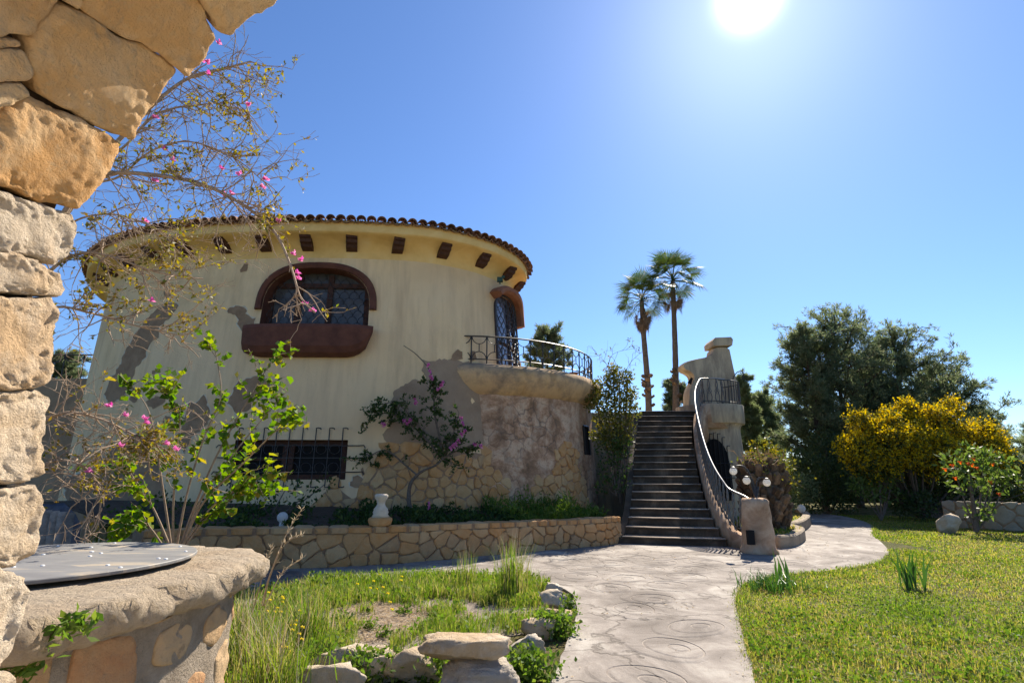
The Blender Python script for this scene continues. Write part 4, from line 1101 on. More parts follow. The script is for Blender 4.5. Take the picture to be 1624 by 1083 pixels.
# chimney of the outdoor fireplace: a swept fin and a capped stack
CHY = 20.2
chim = empty('chimney', tuple(PY(1120, 652, CHY)), 'sculpted cream outdoor fireplace chimney with swept fin at the stair head', 'chimney')
sil = [(1084, 668), (1087, 640), (1087, 624), (1092, 612), (1096, 604), (1094, 596), (1088, 591), (1080, 588), (1077, 582), (1081, 577), (1092, 573), (1106, 570), (1118, 568), (1126, 563), (1128, 552), (1152, 552), (1155, 566), (1160, 590), (1166, 612), (1170, 640), (1172, 668)]
def slab_from_px(pxs, Y, th, name, material, parent, bulge=.05, rings=4):
    P = [PY(x, y, Y) for x, y in pxs]; P = [np.array(p) for p in (chaikin(P, 1) if len(P) > 8 else P)]; c = sum(P)/len(P); V = []; n = len(P)
    for k in range(rings+1):
        t = k/rings; s_ = 1-bulge*(abs(2*t-1)**3); 
        for p in P: q = c+(p-c)*s_; V.append((q[0], Y-th/2+th*t+.0, q[2]))
    Fc = [(k*n+j, k*n+(j+1) % n, (k+1)*n+(j+1) % n, (k+1)*n+j) for k in range(rings) for j in range(n)]
    o = mk(name, V, Fc+[tuple(range(n-1, -1, -1)), tuple(rings*n+j for j in range(n))], material, parent, False); return o
slab_from_px(sil, CHY, .75, 'stack', M_old, chim)
slab_from_px([(1124, 553), (1123, 545), (1127, 540), (1152, 539), (1155, 543), (1154, 552)], CHY, .95, 'cap', M_old, chim, .02)
slab_from_px([(1090, 607), (1096, 598), (1099, 600), (1096, 610)], CHY-.4, .05, 'flue_hole', M_dark, chim)

# ================================================================== PALM STUMP BED WITH SCALLOPED KERB
M_kerb = m_simple('stained_kerb', (.17, .135, .095), (.40, .32, .225), 3, .94, .7, .02)
def scallop(pxs, hgt, name, label, wd=.22):
    P = smooth_line([np.append(PZ(x, y, 0)[:2], 0) for x, y in pxs], 8); P = np.array(P); t = np.gradient(P[:, :2], axis=0); t /= np.linalg.norm(t, axis=1, keepdims=True); nn_ = np.stack([t[:, 1], -t[:, 0]], 1); V = []
    for i in range(len(P)):
        for w, z in ((0, -.02), (0, hgt-.03), (-.03, hgt), (-wd, hgt), (-wd, -.02)): V.append((P[i, 0]+nn_[i, 0]*w, P[i, 1]+nn_[i, 1]*w, z+.015*nz((P[i, 0], P[i, 1], z), 3)))
    m = len(P); Fc = [(i*5+k, (i+1)*5+k, (i+1)*5+(k+1) % 5, i*5+(k+1) % 5) for i in range(m-1) for k in range(5)]+[tuple(range(5)), tuple((m-1)*5+k for k in range(4, -1, -1))]
    return tag(mk(name, V, Fc, M_kerb, None), label, 'kerb')
scallop([(1222, 869), (1240, 871), (1262, 868), (1276, 860), (1277, 853), (1262, 848)], .27, 'planter_kerb', 'low rounded stone kerb right of the newel post')
scallop([(1256, 848), (1274, 844), (1286, 834), (1285, 826), (1272, 821), (1256, 818)], .30, 'planter_kerb', 'low rounded stone kerb below the white path globe, farther along')
bed = [PZ(x, y, 0)[:2] for x, y in [(1214, 866), (1240, 868), (1268, 862), (1272, 855), (1262, 848), (1276, 840), (1281, 830), (1268, 823), (1240, 818), (1180, 820), (1165, 845)]]
tag(sheet('bed_soil', [tuple(p) for p in bed], 0, .22, M_ground), kind='structure')
gl = PY(1271, 806, PZ(1274, 826, 0)[1])
pg = empty('path_globe_lamp', (gl[0], gl[1], .3), 'white globe path lamp on the scalloped kerb near the far path', 'lamp')
V, Fa = ICO[3]; mk('globe', V*.13+gl, Fa, M_globe, pg, True); b = MB(); b.lathe([(.07, .28-gl[2]), (.07, -.1)], gl, 12); b.build('base', M_white, pg)
gp = PZ(447, 838, pw_h[2]-.02); gl = PY(448, 820, 10.3)
pg = empty('bed_globe_lamp', (gl[0], gl[1], pw_h[2]), 'small white globe lamp on a post in the bed beneath the barred window', 'lamp')
mk('globe', V*.095+gl, Fa, M_globe, pg, True); b = MB(); b.lathe([(.05, pw_h[2]-.1-gl[2]), (.045, -.08)], gl, 12); b.build('post', M_white, pg)
# carved baluster fragment on the planter wall
up = pw_pt(float(np.interp(-2.35, PWL[:, 0], seg))); uc = (up[0]-up[3][0]*.16, up[1]-up[3][1]*.16, up[2]+.02)
urn = empty('baluster_fragment', uc, 'short carved stone baluster standing on the planter wall', 'baluster')
b = MB(); b.lathe([(.19, 0), (.20, .03), (.22, .09), (.21, .13), (.17, .15)], uc, 22); b.build('base', M_clad, urn, True)
b = MB(); b.lathe([(.165, .15), (.13, .20), (.145, .235), (.125, .265), (.13, .29), (.085, .34), (.07, .38), (.08, .43), (.12, .49), (.125, .53), (.10, .555), (.04, .56)], uc, 22); b.build('shaft', M_urn, urn, True)

# thick palm stump: trunk wrapped in old leaf bases
sp = PY(1213, 800, 14.6); SP = np.array([sp[0], 14.6, .2])
stump = empty('palm_stump', SP, 'thick stubby palm trunk covered in old leaf bases behind the newel post', 'palm')
b = MB(); b.lathe([(.46, 0), (.45, .3), (.48, .8), (.50, 1.25), (.38, 1.5), (.15, 1.6)], SP, 16); b.build('trunk', M_palmbark, stump)
def boot_mesh():
    V = [(-.13, 0, 0), (.13, 0, 0), (.11, .09, -.01), (-.11, .09, -.01), (-.09, .0, .17), (.09, .0, .17), (.07, .10, .15), (-.07, .10, .15), (0, .06, .20)]
    return make_mesh('leaf_base', V, [(0, 1, 5, 4), (1, 2, 6, 5), (2, 3, 7, 6), (3, 0, 4, 7), (4, 5, 8), (5, 6, 8), (6, 7, 8), (7, 4, 8)], M_boot)
bm_ = boot_mesh(); r_ = random.Random(5)
for k in range(150):
    z = .05+1.5*(k/150)+r_.uniform(-.05, .05); a_ = k*2.39996+r_.uniform(-.12, .12); rr = float(np.interp(z, [0, .3, .8, 1.25, 1.5, 1.6], [.46, .45, .48, .50, .38, .15]))*r_.uniform(.94, 1.1)
    M = Matrix.Translation((SP[0]+rr*math.cos(a_)*.93, SP[1]+rr*math.sin(a_)*.93, SP[2]+z)) @ Matrix.Rotation(a_-math.pi/2, 4, 'Z') @ Matrix.Rotation(r_.uniform(-.75, -.35), 4, 'X') @ Matrix.Diagonal((r_.uniform(.6, .9), 1.0, r_.uniform(1.0, 1.6), 1))
    inst('leaf_base', bm_, M, stump)
C = np.tile(SP+np.array([0, 0, 1.5]), (260, 1))+nr.normal(0, .2, (260, 3)); leaf_obj('dead_fronds', C, rand_dirs(260, .45), nr.uniform(.2, .6, 260), .035, M_palmdead, stump, .1, .25)
C = SP+np.column_stack([nr.normal(.1, .3, 500), nr.normal(-.1, .3, 500), nr.uniform(1.1, 1.75, 500)]); leaf_obj('creeper_leaves', C, rand_dirs(500, .2), .09, .05, M_yleaf, stump)

# ================================================================== RIGHT GARDEN WALL
q0, q1, q2 = PZ(1500, 836, 0), PZ(1560, 840, 0), PZ(1700, 848, 0)
gw = empty('garden_wall', (q1[0], q1[1], 0), 'low rubble stone garden wall at the right behind the flowering sapling', 'wall')
GL = np.array(smooth_line([q0, q1, q2], 6)); gs = np.concatenate([[0], np.cumsum(np.hypot(np.diff(GL[:, 0]), np.diff(GL[:, 1])))])
def mp_g(u, v, w):
    x, y = np.interp(u, gs, GL[:, 0]), np.interp(u, gs, GL[:, 1]); d = GL[-1]-GL[0]; nn_ = np.array([d[1], -d[0]])/np.hypot(d[0], d[1]); return (x+nn_[0]*w, y+nn_[1]*w, v)
V = []
for u in np.linspace(0, gs[-1], 10):
    for w, v in ((0, -.05), (0, .76), (-.4, .76), (-.4, -.05)): V.append(mp_g(u, v, w))
core = mk('mortar_core', V, [(i*4+k, (i+1)*4+k, (i+1)*4+(k+1) % 4, i*4+(k+1) % 4) for i in range(9) for k in range(4)]+[(0, 1, 2, 3), (39, 38, 37, 36)], M_mort, gw)
rubble(core, mp_g, 0, gs[-1], 0, .8, .42, .3, M_rwall, 31, .02, .05, .05)
rock('boulder', PZ(1508, 846, 0)+np.array([0, 0, -.05]), (.36, .22, .30), 41, M_rock)
bpy.context.collection  # (the boulder is tagged below)
tag([o for o in bpy.data.objects if o.name.startswith('boulder')][-1], 'pale boulder at the end of the low garden wall', 'rock')

# wall and railing far left behind the house
lw = PY(105, 600, 22.0)
bw = empty('boundary_wall', (lw[0], 22.0, 0), 'dark boundary wall with scalloped iron railing at the far left', 'wall')
b = MB(); b.box((lw[0]-1.0, 22.2, lw[2]/2), (6.5, .4, lw[2])); b.build('wall', M_render, bw)
b = MB(); zt = PY(105, 562, 22.0)[2]
b.tube([(lw[0]-4, 22.1, zt), (lw[0]+2, 22.1, zt)], .03, 5)
for k in range(7):
    x0 = lw[0]-3.5+k*.8; b.tube([(x0+.4*math.cos(t)*1.0+.4, 22.1, zt-.32*math.sin(t)) for t in np.linspace(0, math.pi, 9)], .025, 4); b.tube([(x0, 22.1, lw[2]), (x0, 22.1, zt)], .025, 4)
b.build('railing', M_iron, bw)
# planks and sacking by the house foot
pc = PY(75, 870, 6.6)
pal = empty('plank_crate', (pc[0], 6.6, 0), 'weathered wooden plank crate leaning behind the stone jamb', 'crate')
for k in range(5):
    p = PY(50+k*13, 880, 6.6-.02*k); q = PY(58+k*12.5, 838, 6.75); d = q-p; b = MB(); b.box((p+q)/2+np.array([0, 0, -.0]), (.085, .025, float(np.linalg.norm(d))+.5), Vector(d).to_track_quat('Z', 'Y').to_matrix()); b.build('plank', M_plank, pal)
p = PY(80, 876, 6.75); b = MB(); b.box((p[0], p[1]+.1, .25), (.55, .05, .5)); b.build('base', M_plank, pal)
rock('sack_pile', (PY(82, 835, 7.3)[0], 7.3, 0), (.40, .3, .62), 51, M_sack, sub=3, cuts=5)
tag([o for o in bpy.data.objects if o.name.startswith('sack_pile')][-1], 'dark grey sack pile behind the plank crate', 'sack')

# ================================================================== STONE ARCH IN THE FOREGROUND (left)
AY = 1.7                                          # far edge of the arch
SIL = [(20, 1250), (30, 1083), (48, 880), (70, 720), (88, 560), (92, 470), (128, 352), (186, 225), (282, 108), (352, 55), (440, -5), (560, -70), (700, -110)]
prof3 = [PY(x, y, AY) for x, y in SIL]
PROF = np.array([(p[0], p[2]) for p in smooth_line(prof3, 6)])
def hit_arch(px, py):
    """line of sight against the curved underside of the arch, else the plane of its far edge"""
    d = ray(px, py); best = None
    for i in range(len(PROF)-1):
        a_, b_ = PROF[i], PROF[i+1]; n_ = np.array([b_[1]-a_[1], -(b_[0]-a_[0])])
        den = n_[0]*d[0]+n_[1]*d[2]
        if abs(den) < 1e-9: continue
        k = (n_[0]*a_[0]+n_[1]*(a_[1]-CH))/den
        if k <= 0: continue
        x, y, z = d[0]*k, d[1]*k, d[2]*k+CH
        t = ((x-a_[0])*(b_[0]-a_[0])+(z-a_[1])*(b_[1]-a_[1]))/((b_[0]-a_[0])**2+(b_[1]-a_[1])**2)
        if -.02 <= t <= 1.02 and y < AY+.06 and (best is None or k < best[0]): best = (k, np.array([x, y, z]))
    if best is None or best[1][1] < .3:
        p = PY(px, py, AY+.02); return p
    return best[1]
arch = empty('stone_arch', (-1.3, 1.5, 0), 'rough golden limestone arch framing the view at the near left', 'arch')
ARCH_ST = [
    [(-160, 1200), (-160, 1075), (0, 1062), (14, 1080), (20, 1140), (15, 1200)],
    [(-160, 1068), (-150, 908), (0, 905), (34, 915), (43, 935), (36, 985), (22, 1030), (0, 1058)],
    [(-150, 900), (-140, 780), (0, 772), (54, 768), (62, 790), (58, 850), (46, 882), (20, 898)],
    [(-140, 770), (-140, 628), (0, 620), (66, 620), (84, 632), (76, 672), (62, 752), (40, 766)],
    [(-140, 616), (-140, 465), (0, 474), (74, 472), (86, 492), (86, 540), (78, 605), (56, 618)],
    [(-140, 452), (-130, 392), (0, 398), (44, 408), (92, 436), (98, 462), (90, 472), (30, 468)],
    [(-140, 388), (-130, 282), (0, 302), (66, 322), (122, 342), (128, 362), (116, 396), (88, 422), (40, 404)],
    [(-130, 275), (-60, 200), (0, 175), (42, 150), (100, 175), (170, 214), (188, 230), (178, 262), (150, 305), (126, 334), (70, 320), (0, 296)],
    [(40, 60), (62, 30), (90, 12), (128, 18), (190, 60), (255, 88), (280, 112), (262, 142), (236, 172), (206, 218), (180, 214), (120, 184), (60, 148), (46, 110)],
    [(-140, 60), (-100, -10), (0, -40), (60, -40), (96, -5), (70, 25), (44, 50), (0, 55)],
    [(120, 8), (150, -40), (250, -50), (300, -20), (330, 35), (342, 62), (322, 92), (292, 118), (250, 84), (196, 58), (140, 24)],
    [(305, -20), (340, -60), (440, -60), (470, -20), (430, 10), (390, 30), (366, 54), (346, 48), (330, 22)],
    [(-60, 140), (0, 130), (36, 130), (50, 148), (0, 172), (-60, 195)],
    [(-60, 80), (0, 76), (30, 78), (44, 118), (38, 128), (0, 128), (-60, 134)],
    [(-60, 62), (0, 58), (28, 62), (32, 74), (0, 73), (-60, 76)],
    [(-70, 200), (-40, 180), (10, 165), (12, 180), (-20, 195), (-60, 215)],
    [(98, 0), (118, -20), (128, 2), (122, 14)],
    [(300, -60), (330, -140), (480, -150), (560, -90), (470, -60)],
    [(475, -25), (480, -60), (600, -120), (700, -140), (640, -85), (540, -50)],
    [(-40, -40), (60, -120), (250, -140), (290, -70), (140, -45), (100, -10), (60, -45)],
]
def arch_stone(pxs, seed, th=.26, out=None):
    P = [hit_arch(x, y) for x, y in pxs]
    dense = []
    for i in range(len(P)):
        a_, b_ = P[i], P[(i+1) % len(P)]; k = max(1, int(np.linalg.norm(b_-a_)/.022))
        dense += [a_+(b_-a_)*j/k for j in range(k)]
    P = np.array(chaikin(dense, 1)); c = P.mean(0); P = c+(P-c)*1.015
    U, S_, Vt = np.linalg.svd(P-c); nrm = Vt[2]
    inward = np.array([0.15-c[0], -.35, 1.6-c[2]]); inward /= np.linalg.norm(inward)
    if nrm@inward < 0: nrm = -nrm
    pn = nrm.copy(); nrm = nrm*.8+inward*.3; nrm /= np.linalg.norm(nrm)
    sz = math.sqrt(S_[0]*S_[1]/len(P))*1.0
    r = random.Random(seed); V = []; n = len(P); rings = [(1.0, -th), (1.0, -.06), (1.0, -.02), (.995, -.004), (.975, .006), (.945, .010), (.90, .012), (.86, .013), (.82, .013)]+[(x, .014) for x in np.arange(.78, .03, -.04)]
    tx = r.uniform(-.12, .12); ty = r.uniform(-.12, .12)
    for s_, w in rings:
        for p in P:
            q = c+(p-c)*s_-pn*((p-c)@pn)*s_*(1-s_**14)
            e = 1.0 if w > 0 else .3
            rg = (1.0 if seed > 7 else 1.7)
            f1 = nz(q, 7, seed); f2 = nz(q, 16, seed+3)
            h_ = min(1.0, s_*1.25)**2; d = .022*nz(q, 4, seed)+rg*(.005*(abs(f1)*2-.5)+.006*(abs(f2)*2-.5)*h_+(.006*nz(q, 30, seed)+.005*nz(q, 58, seed)+.003*nz(q, 110, seed))*h_*(s_ > .3))
            lat = (.012*nz(q, 9, seed+9)+.009*nz(q, 24, seed+4)+.004*nz(q, 55, seed+4))*(1 if w > -.1 else 0)
            v = q+nrm*(w+d*e+tx*(q[0]-c[0])*.3+ty*(q[2]-c[2])*.3)
            if w < -.1: v = v-(c-inward*0)*0
            lat *= s_*s_
            dirv = (p-c)/max(np.linalg.norm(p-c), 1e-6)
            V.append(v+dirv*lat)
    m = len(rings); V.append(c+nrm*(.014+.026*nz(c, 4, seed)))
    Fc = [(k*n+j, k*n+(j+1) % n, (k+1)*n+(j+1) % n, (k+1)*n+j) for k in range(m-1) for j in range(n)]+[((m-1)*n+j, (m-1)*n+(j+1) % n, m*n) for j in range(n)]
    mk('stone', V, Fc, M_arch_sunlit if seed < 8 else M_arch, arch, True)
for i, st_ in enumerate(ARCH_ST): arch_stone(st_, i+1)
# joint filling behind the stones
V = []; 
nP = np.gradient(PROF, axis=0); nP /= np.linalg.norm(nP, axis=1, keepdims=True); nO = np.stack([-nP[:, 1], nP[:, 0]], 1)
for i in range(len(PROF)):
    for w, y in ((.055, .9), (.055, AY-.05), (.55, AY-.03), (.55, .9)): V.append((PROF[i, 0]+nO[i, 0]*w, y, PROF[i, 1]+nO[i, 1]*w))
m = len(PROF); mk('joint_core', V, [(i*4+k, (i+1)*4+k, (i+1)*4+(k+1) % 4, i*4+(k+1) % 4) for i in range(m-1) for k in range(4)]+[(0, 1, 2, 3), (m*4-1, m*4-2, m*4-3, m*4-4)], M_joint, arch)

# ================================================================== STONE WELL WITH A GREY COVER
SLZ = 1.08
M_wmort = m_simple('well_mortar', (.24, .19, .135), (.44, .36, .27), 7, .97, .9, .03)
well = empty('stone_well', (-2.5, 3.2, 0), 'rubble stone well with a thick ragged slab rim at the near left', 'well')
wall_xy = smooth_line([(-3.9, 4.1), (-3.0, 4.15), (-2.2, 4.05), (-1.86, 3.88), (-1.76, 3.62), (-1.76, 3.3), (-1.84, 2.9), (-2.02, 2.5), (-2.35, 2.2), (-2.9, 2.0), (-3.9, 2.0)], 5)
WXY = np.array(wall_xy); wsg = np.concatenate([[0], np.cumsum(np.hypot(np.diff(WXY[:, 0]), np.diff(WXY[:, 1])))])
def mp_w(u, v, w):
    x, y = np.interp(u, wsg, WXY[:, 0]), np.interp(u, wsg, WXY[:, 1]); x2, y2 = np.interp(u+.04, wsg, WXY[:, 0]), np.interp(u+.04, wsg, WXY[:, 1]); x1, y1 = np.interp(u-.04, wsg, WXY[:, 0]), np.interp(u-.04, wsg, WXY[:, 1])
    t = np.array([x2-x1, y2-y1]); t /= np.hypot(*t); nn_ = np.array([-t[1], t[0]]); return (x+nn_[0]*w, y+nn_[1]*w, v)
V = []; nu = 90; nv = 14
for j in range(nv+1):
    for i in range(nu+1):
        u = wsg[-1]*i/nu; v = .0+.95*j/nv; p = mp_w(u, v, 0); V.append(mp_w(u, v, .016*nz(p, 6)+.01*nz(p, 17)))
wcore = mk('mortar_core', V, [np.array([[j*(nu+1)+i, (j+1)*(nu+1)+i, (j+1)*(nu+1)+i+1, j*(nu+1)+i+1] for j in range(nv) for i in range(nu)])], M_wmort, well, True)
def fine_stone(poly, mp, h, parent, material, seed, depth=.03):
    P = [np.array(p, float) for p in poly]; D = []
    for i in range(len(P)):
        a_, b_ = P[i], P[(i+1) % len(P)]; k = max(1, int(np.hypot(*(b_-a_))/.04)); D += [a_+(b_-a_)*j/k for j in range(k)]
    P = chaikin(D, 1); P = chaikin(P[::2], 1); c = sum(P)/len(P); n = len(P); V = []
    R_ = [(1.0, -depth), (1.0, .2), (.96, .6), (.88, .85), (.7, 1.0), (.45, 1.0), (.2, 1.05)]
    for s_, w in R_:
        for p in P:
            q = c+(p-c)*s_; b3 = mp(q[0], q[1], 0); d = .013*nz(b3, 9, seed)+.007*nz(b3, 24, seed); V.append(mp(q[0], q[1], (w*h if w > 0 else w)+d))
    V.append(mp(c[0], c[1], h)); m = len(R_)
    Fc = [(k*n+j, k*n+(j+1) % n, (k+1)*n+(j+1) % n, (k+1)*n+j) for k in range(m-1) for j in range(n)]+[((m-1)*n+j, (m-1)*n+(j+1) % n, m*n) for j in range(n)]
    mk('stone', V, Fc, material, parent, True)
r_ = random.Random(12); pts = []; v = .0; row = 0
while v < .92:
    u = .2*(row % 2)+r_.uniform(0, .2)
    while u < wsg[-1]: pts.append((u+r_.uniform(-.05, .05), v+.14+r_.uniform(-.06, .06))); u += r_.choice((.3, .36, .46))
    v += r_.uniform(.26, .31); row += 1
for k, (p, poly) in enumerate(voronoi(pts, 0, wsg[-1], .02, .9, 1.4)):
    if wsg[-1]*.22 < p[0] < wsg[-1]*.85 and len(poly) >= 3: fine_stone([(q[0]+r_.gauss(0, .012), q[1]+r_.gauss(0, .012)) for q in inset(poly, .03+r_.random()*.06)], mp_w, .012, wcore, M_well, k)
slab_xy = smooth_line([(-3.9, 4.35), (-2.9, 4.38), (-2.2, 4.25), (-1.78, 4.05), (-1.62, 3.84), (-1.585, 3.5), (-1.60, 3.1), (-1.64, 2.7), (-1.70, 2.4), (-1.82, 2.12), (-2.3, 1.92), (-3.0, 1.85), (-3.9, 1.85)], 10)
V = []; n = len(slab_xy)
SP_ = [(.16, -.17), (.05, -.165), (.015, -.14), (0.0, -.09), (.0, -.05), (.02, -.015), (.05, -.002), (.12, .0), (.25, .0), (.45, .0)]
cc = np.array([-2.75, 3.1]); sxy = np.array([p[:2] for p in slab_xy])
for k, (ins, dz) in enumerate(SP_):
    for p in sxy:
        d = cc-p; L = np.hypot(*d); q = p+d/L*ins*1.0; e = 1.0 if k < 6 else .5
        jag = (.040*nz((q[0], q[1], dz*2), 5)+.034*(abs(nz((q[0], q[1], dz*3), 11))*2-.4)+.02*nz((q[0], q[1], dz*4), 30))*(1 if 0 < k < 7 else .2)
        q = q+d/L*jag; V.append((q[0], q[1], SLZ+dz+.012*nz((q[0], q[1], dz*3), 7, 3)*e+.006*nz((q[0], q[1], dz), 22, 5)))
m = len(SP_); Fc = [(k*n+j, k*n+j+1, (k+1)*n+j+1, (k+1)*n+j) for k in range(m-1) for j in range(n-1)]
Fc += [tuple((m-1)*n+j for j in range(n))]
mk('rim_slab', V, Fc, M_slab, well, True)
cover = empty('well_cover', (-2.66, 3.36, SLZ), 'round flat grey weathered board lying on the stone well', 'cover')
DX, DY_, DRR = -2.69, 3.28, .79
b = MB(); b.lathe([(DRR-.004, .026), (DRR, .030), (DRR, .042), (DRR-.004, .046), (.02, .046)], (DX, DY_, SLZ), 72); b.build('board', M_disc, cover)
b = MB(); b.lathe([(.52, .006), (.52, .026)], (DX+.06, DY_, SLZ), 30); b.build('underframe', M_wood, cover)
b = MB(); r_ = random.Random(8)
for k in range(26):
    a_ = k*.84; rr = DRR*(.92 if k < 9 else .25+.6*r_.random()); b.lathe([(.011, 0), (.009, .004), (.003, .006)], (DX+rr*math.cos(a_), DY_+rr*math.sin(a_), SLZ+.0462), 8)
b.build('rivets', M_rivet, cover)

# ================================================================== ROCK EDGING OF THE LEFT BED
def px_rock(x0, x1, y0, y1, seed, label, ybase=None, Y=None, lift=0, depth=.8, tilt=0.0, cuts=10, tight=(.62, .95), boxy=.7):
    yb = ybase or y1; g = PZ((x0+x1)/2, yb, 0.0) if Y is None else PY((x0+x1)/2, yb, Y)
    Yc = g[1]+.05; d = Yc*CT-1.2*ST; wd = (x1-x0)/F*d/2*.95; ht = (y1-y0)/F*d*.72/2
    o = rock('edging_rock', (g[0], Yc, g[2]-.04 if not lift else lift), (wd*1.18, wd*depth, ht*1.2), seed, M_rock, None, 0.0, tilt, sub=4, cuts=cuts, rough=.13, tight=tight, boxy=boxy)
    return tag(o, label, 'rock', 'rocks edging the garden bed')
px_rock(478, 572, 1046, 1110, 3, 'pale rock cut by the bottom edge of the picture', depth=.7)
px_rock(500, 578, 1016, 1066, 4, 'low broken rock left of the pair of edging rocks')
px_rock(566, 636, 1015, 1078, 5, 'buff edging rock, left of the pair beside the flat-topped slab')
px_rock(614, 692, 1018, 1082, 6, 'buff edging rock, right of the pair beside the flat-topped slab')
base_r = px_rock(706, 812, 1040, 1120, 7, 'square orange rock carrying the flat slab', depth=.8, cuts=4, tight=(.9, 1.0), boxy=.45)
zt = max((base_r.matrix_basis @ v.co).z for v in base_r.data.vertices); yt = base_r.location.y
px_rock(676, 800, 996, 1046, 8, 'large flat slab rock lying on top of the square rock', Y=yt-.02, lift=zt-.06, depth=.62, tilt=-.08, cuts=7, boxy=.6)
px_rock(796, 864, 998, 1062, 9, 'jagged pale rock between the slab and the path')
px_rock(830, 888, 972, 1012, 10, 'blocky grey rock above the green tufts by the path')
px_rock(846, 908, 956, 990, 11, 'whitish rock beside the path')
px_rock(856, 908, 930, 968, 12, 'dark grey pointed rock near the bend of the path')
px_rock(862, 892, 918, 946, 13, 'small dark rock at the far end of the edging')

# ================================================================== TREES
def px_h(px, py, Y): return PY(px, py, Y)
def pine(label, px, ytop, ybase, hw, Y, seed, material=None, dens=1.0, zb=None, crown0=.12, shape=0, group='pines', tuft=.26, name='pine_tree'):
    """crown of many needle tufts on lobes that sit at the ends of limbs"""
    r = random.Random(seed); material = material or M_pine
    top = PY(px, ytop, Y); z0 = PY(px, ybase, Y)[2] if zb is None else zb; H = top[2]-z0; x0 = top[0]
    d = Y*CT; R = hw/F*d
    t = empty(name, (x0, Y, z0), label, 'tree', group)
    lean = (r.uniform(-.04, .04), r.uniform(-.04, .04))
    def ax(k): return np.array([x0+lean[0]*H*k*(1-k)*2, Y+lean[1]*H*k, z0+H*k])
    brs = [([Vector(ax(k)) for k in np.linspace(0, .97, 9)], [max(.02, .020*H*(1-k*.9)) for k in np.linspace(0, .97, 9)], 3)]
    TC_ = []; TD_ = []; nl = int(62*dens)
    for i in range(nl):
        kk = (i+.5)/nl; k = crown0+(1-crown0)*kk**.9
        w = (math.sin(math.pi*min(1, kk*.62+.28))**.8)*(1-.25*kk)+.05 if shape == 0 else math.sqrt(max(.02, 1-(kk*1.15-.35)**2))
        a_ = i*2.39996+r.uniform(-.5, .5); L = R*w*r.uniform(.55, 1.12)*(1+.22*math.sin(a_*3+seed)); up = r.uniform(.15, .55)+.5*kk*kk
        b0 = ax(max(.04, k-.06)); d = np.array([math.cos(a_), math.sin(a_), up]); P = [b0, b0+d*L*.5+np.array([0, 0, -.03*L]), b0+d*L+np.array([0, 0, .12*L])]
        brs.append(([Vector(p) for p in P], [.0075*H*(1-.6*kk), .005*H*(1-.6*kk), .0015*H], 1))
        nt_ = max(5, int(11*w/.8))
        for q in range(nt_):
            t_ = .28+.72*(q+r.random())/nt_; p = P[0]*(1-t_)**2+2*P[1]*t_*(1-t_)+P[2]*t_*t_
            d2 = np.array([d[0]*.5+r.gauss(0, .6), d[1]*.5+r.gauss(0, .6), r.gauss(.35, .35)]); d2 /= np.linalg.norm(d2); l2 = R*r.uniform(.16, .34)*(1.15-.55*kk)
            brs.append(([Vector(p), Vector(p+d2*l2)], [.002*H, .001*H], 0))
            for e in np.linspace(.15, 1.0, 7):
                TC_.append(p+d2*l2*e+np.array([r.gauss(0, .05*R), r.gauss(0, .05*R), r.gauss(0, .04*R)])); TD_.append(d2)
    for e in np.linspace(.9, 1.0, 12): TC_.append(ax(e)+nr.normal(0, .04*R, 3)); TD_.append(np.array([0, 0, 1.0]))
    branch_mesh(brs, 'trunk', M_pinebark, t, 5, .008)
    C = np.array(TC_); D = np.array(TD_)
    k = 9; n = len(C)
    CC = np.repeat(C, k, 0)+nr.normal(0, .03, (n*k, 3)); DD = unit(np.repeat(D, k, 0)*.8+nr.normal(size=(n*k, 3))*.55+np.array([0, 0, .3]))
    leaf_obj('crown', CC, DD, nr.uniform(.6, 1.15, n*k)*tuft, tuft*.13, material, t, .03)
    return t
pine('tallest dark pine, second from the left in the clump behind the path', 1322, 496, 812, 92, 27, 1, dens=1.25)
pine('dark pine with bushy left flank at the left edge of the clump', 1272, 512, 815, 62, 25.5, 2, dens=1.1)
pine('dark pine right of the tallest one in the clump', 1416, 524, 812, 84, 28, 3, dens=1.2)
pine('dark pine filling the gap between the two tallest crowns', 1368, 560, 812, 70, 29, 13, dens=1.0)
pine('lower dark pine above the right half of the yellow mimosa', 1488, 584, 815, 72, 29, 4, dens=1.0)
pine('small dark pine at the right end of the clump', 1556, 648, 815, 40, 31, 5, dens=.8)
pine('thin pale pine standing apart between turret and dark clump', 1206, 622, 770, 32, 38, 6, M_pine2, .7, zb=0.0, crown0=.35, tuft=.36)
pine('pine rising behind the balcony railing', 868, 520, 640, 36, 30, 7, None, .8, zb=2.0, crown0=.3, shape=1)
pine('small pine showing right of the turret railing', 1180, 588, 690, 20, 27, 8, M_pine2, .6, zb=0.5, crown0=.3)
pine('small pine seen between the palm trunk and the chimney', 1068, 606, 660, 20, 33, 9, None, .5, zb=3.0, crown0=.2, shape=1)
pine('dark pine showing at the far left beyond the boundary wall', 112, 556, 640, 30, 32, 10, None, .7, zb=0.0, crown0=.5, shape=1)
pine('far pine peeking in at the right edge of the picture', 1640, 676, 800, 36, 40, 12, M_pine2, .6, zb=0.0, crown0=.3)

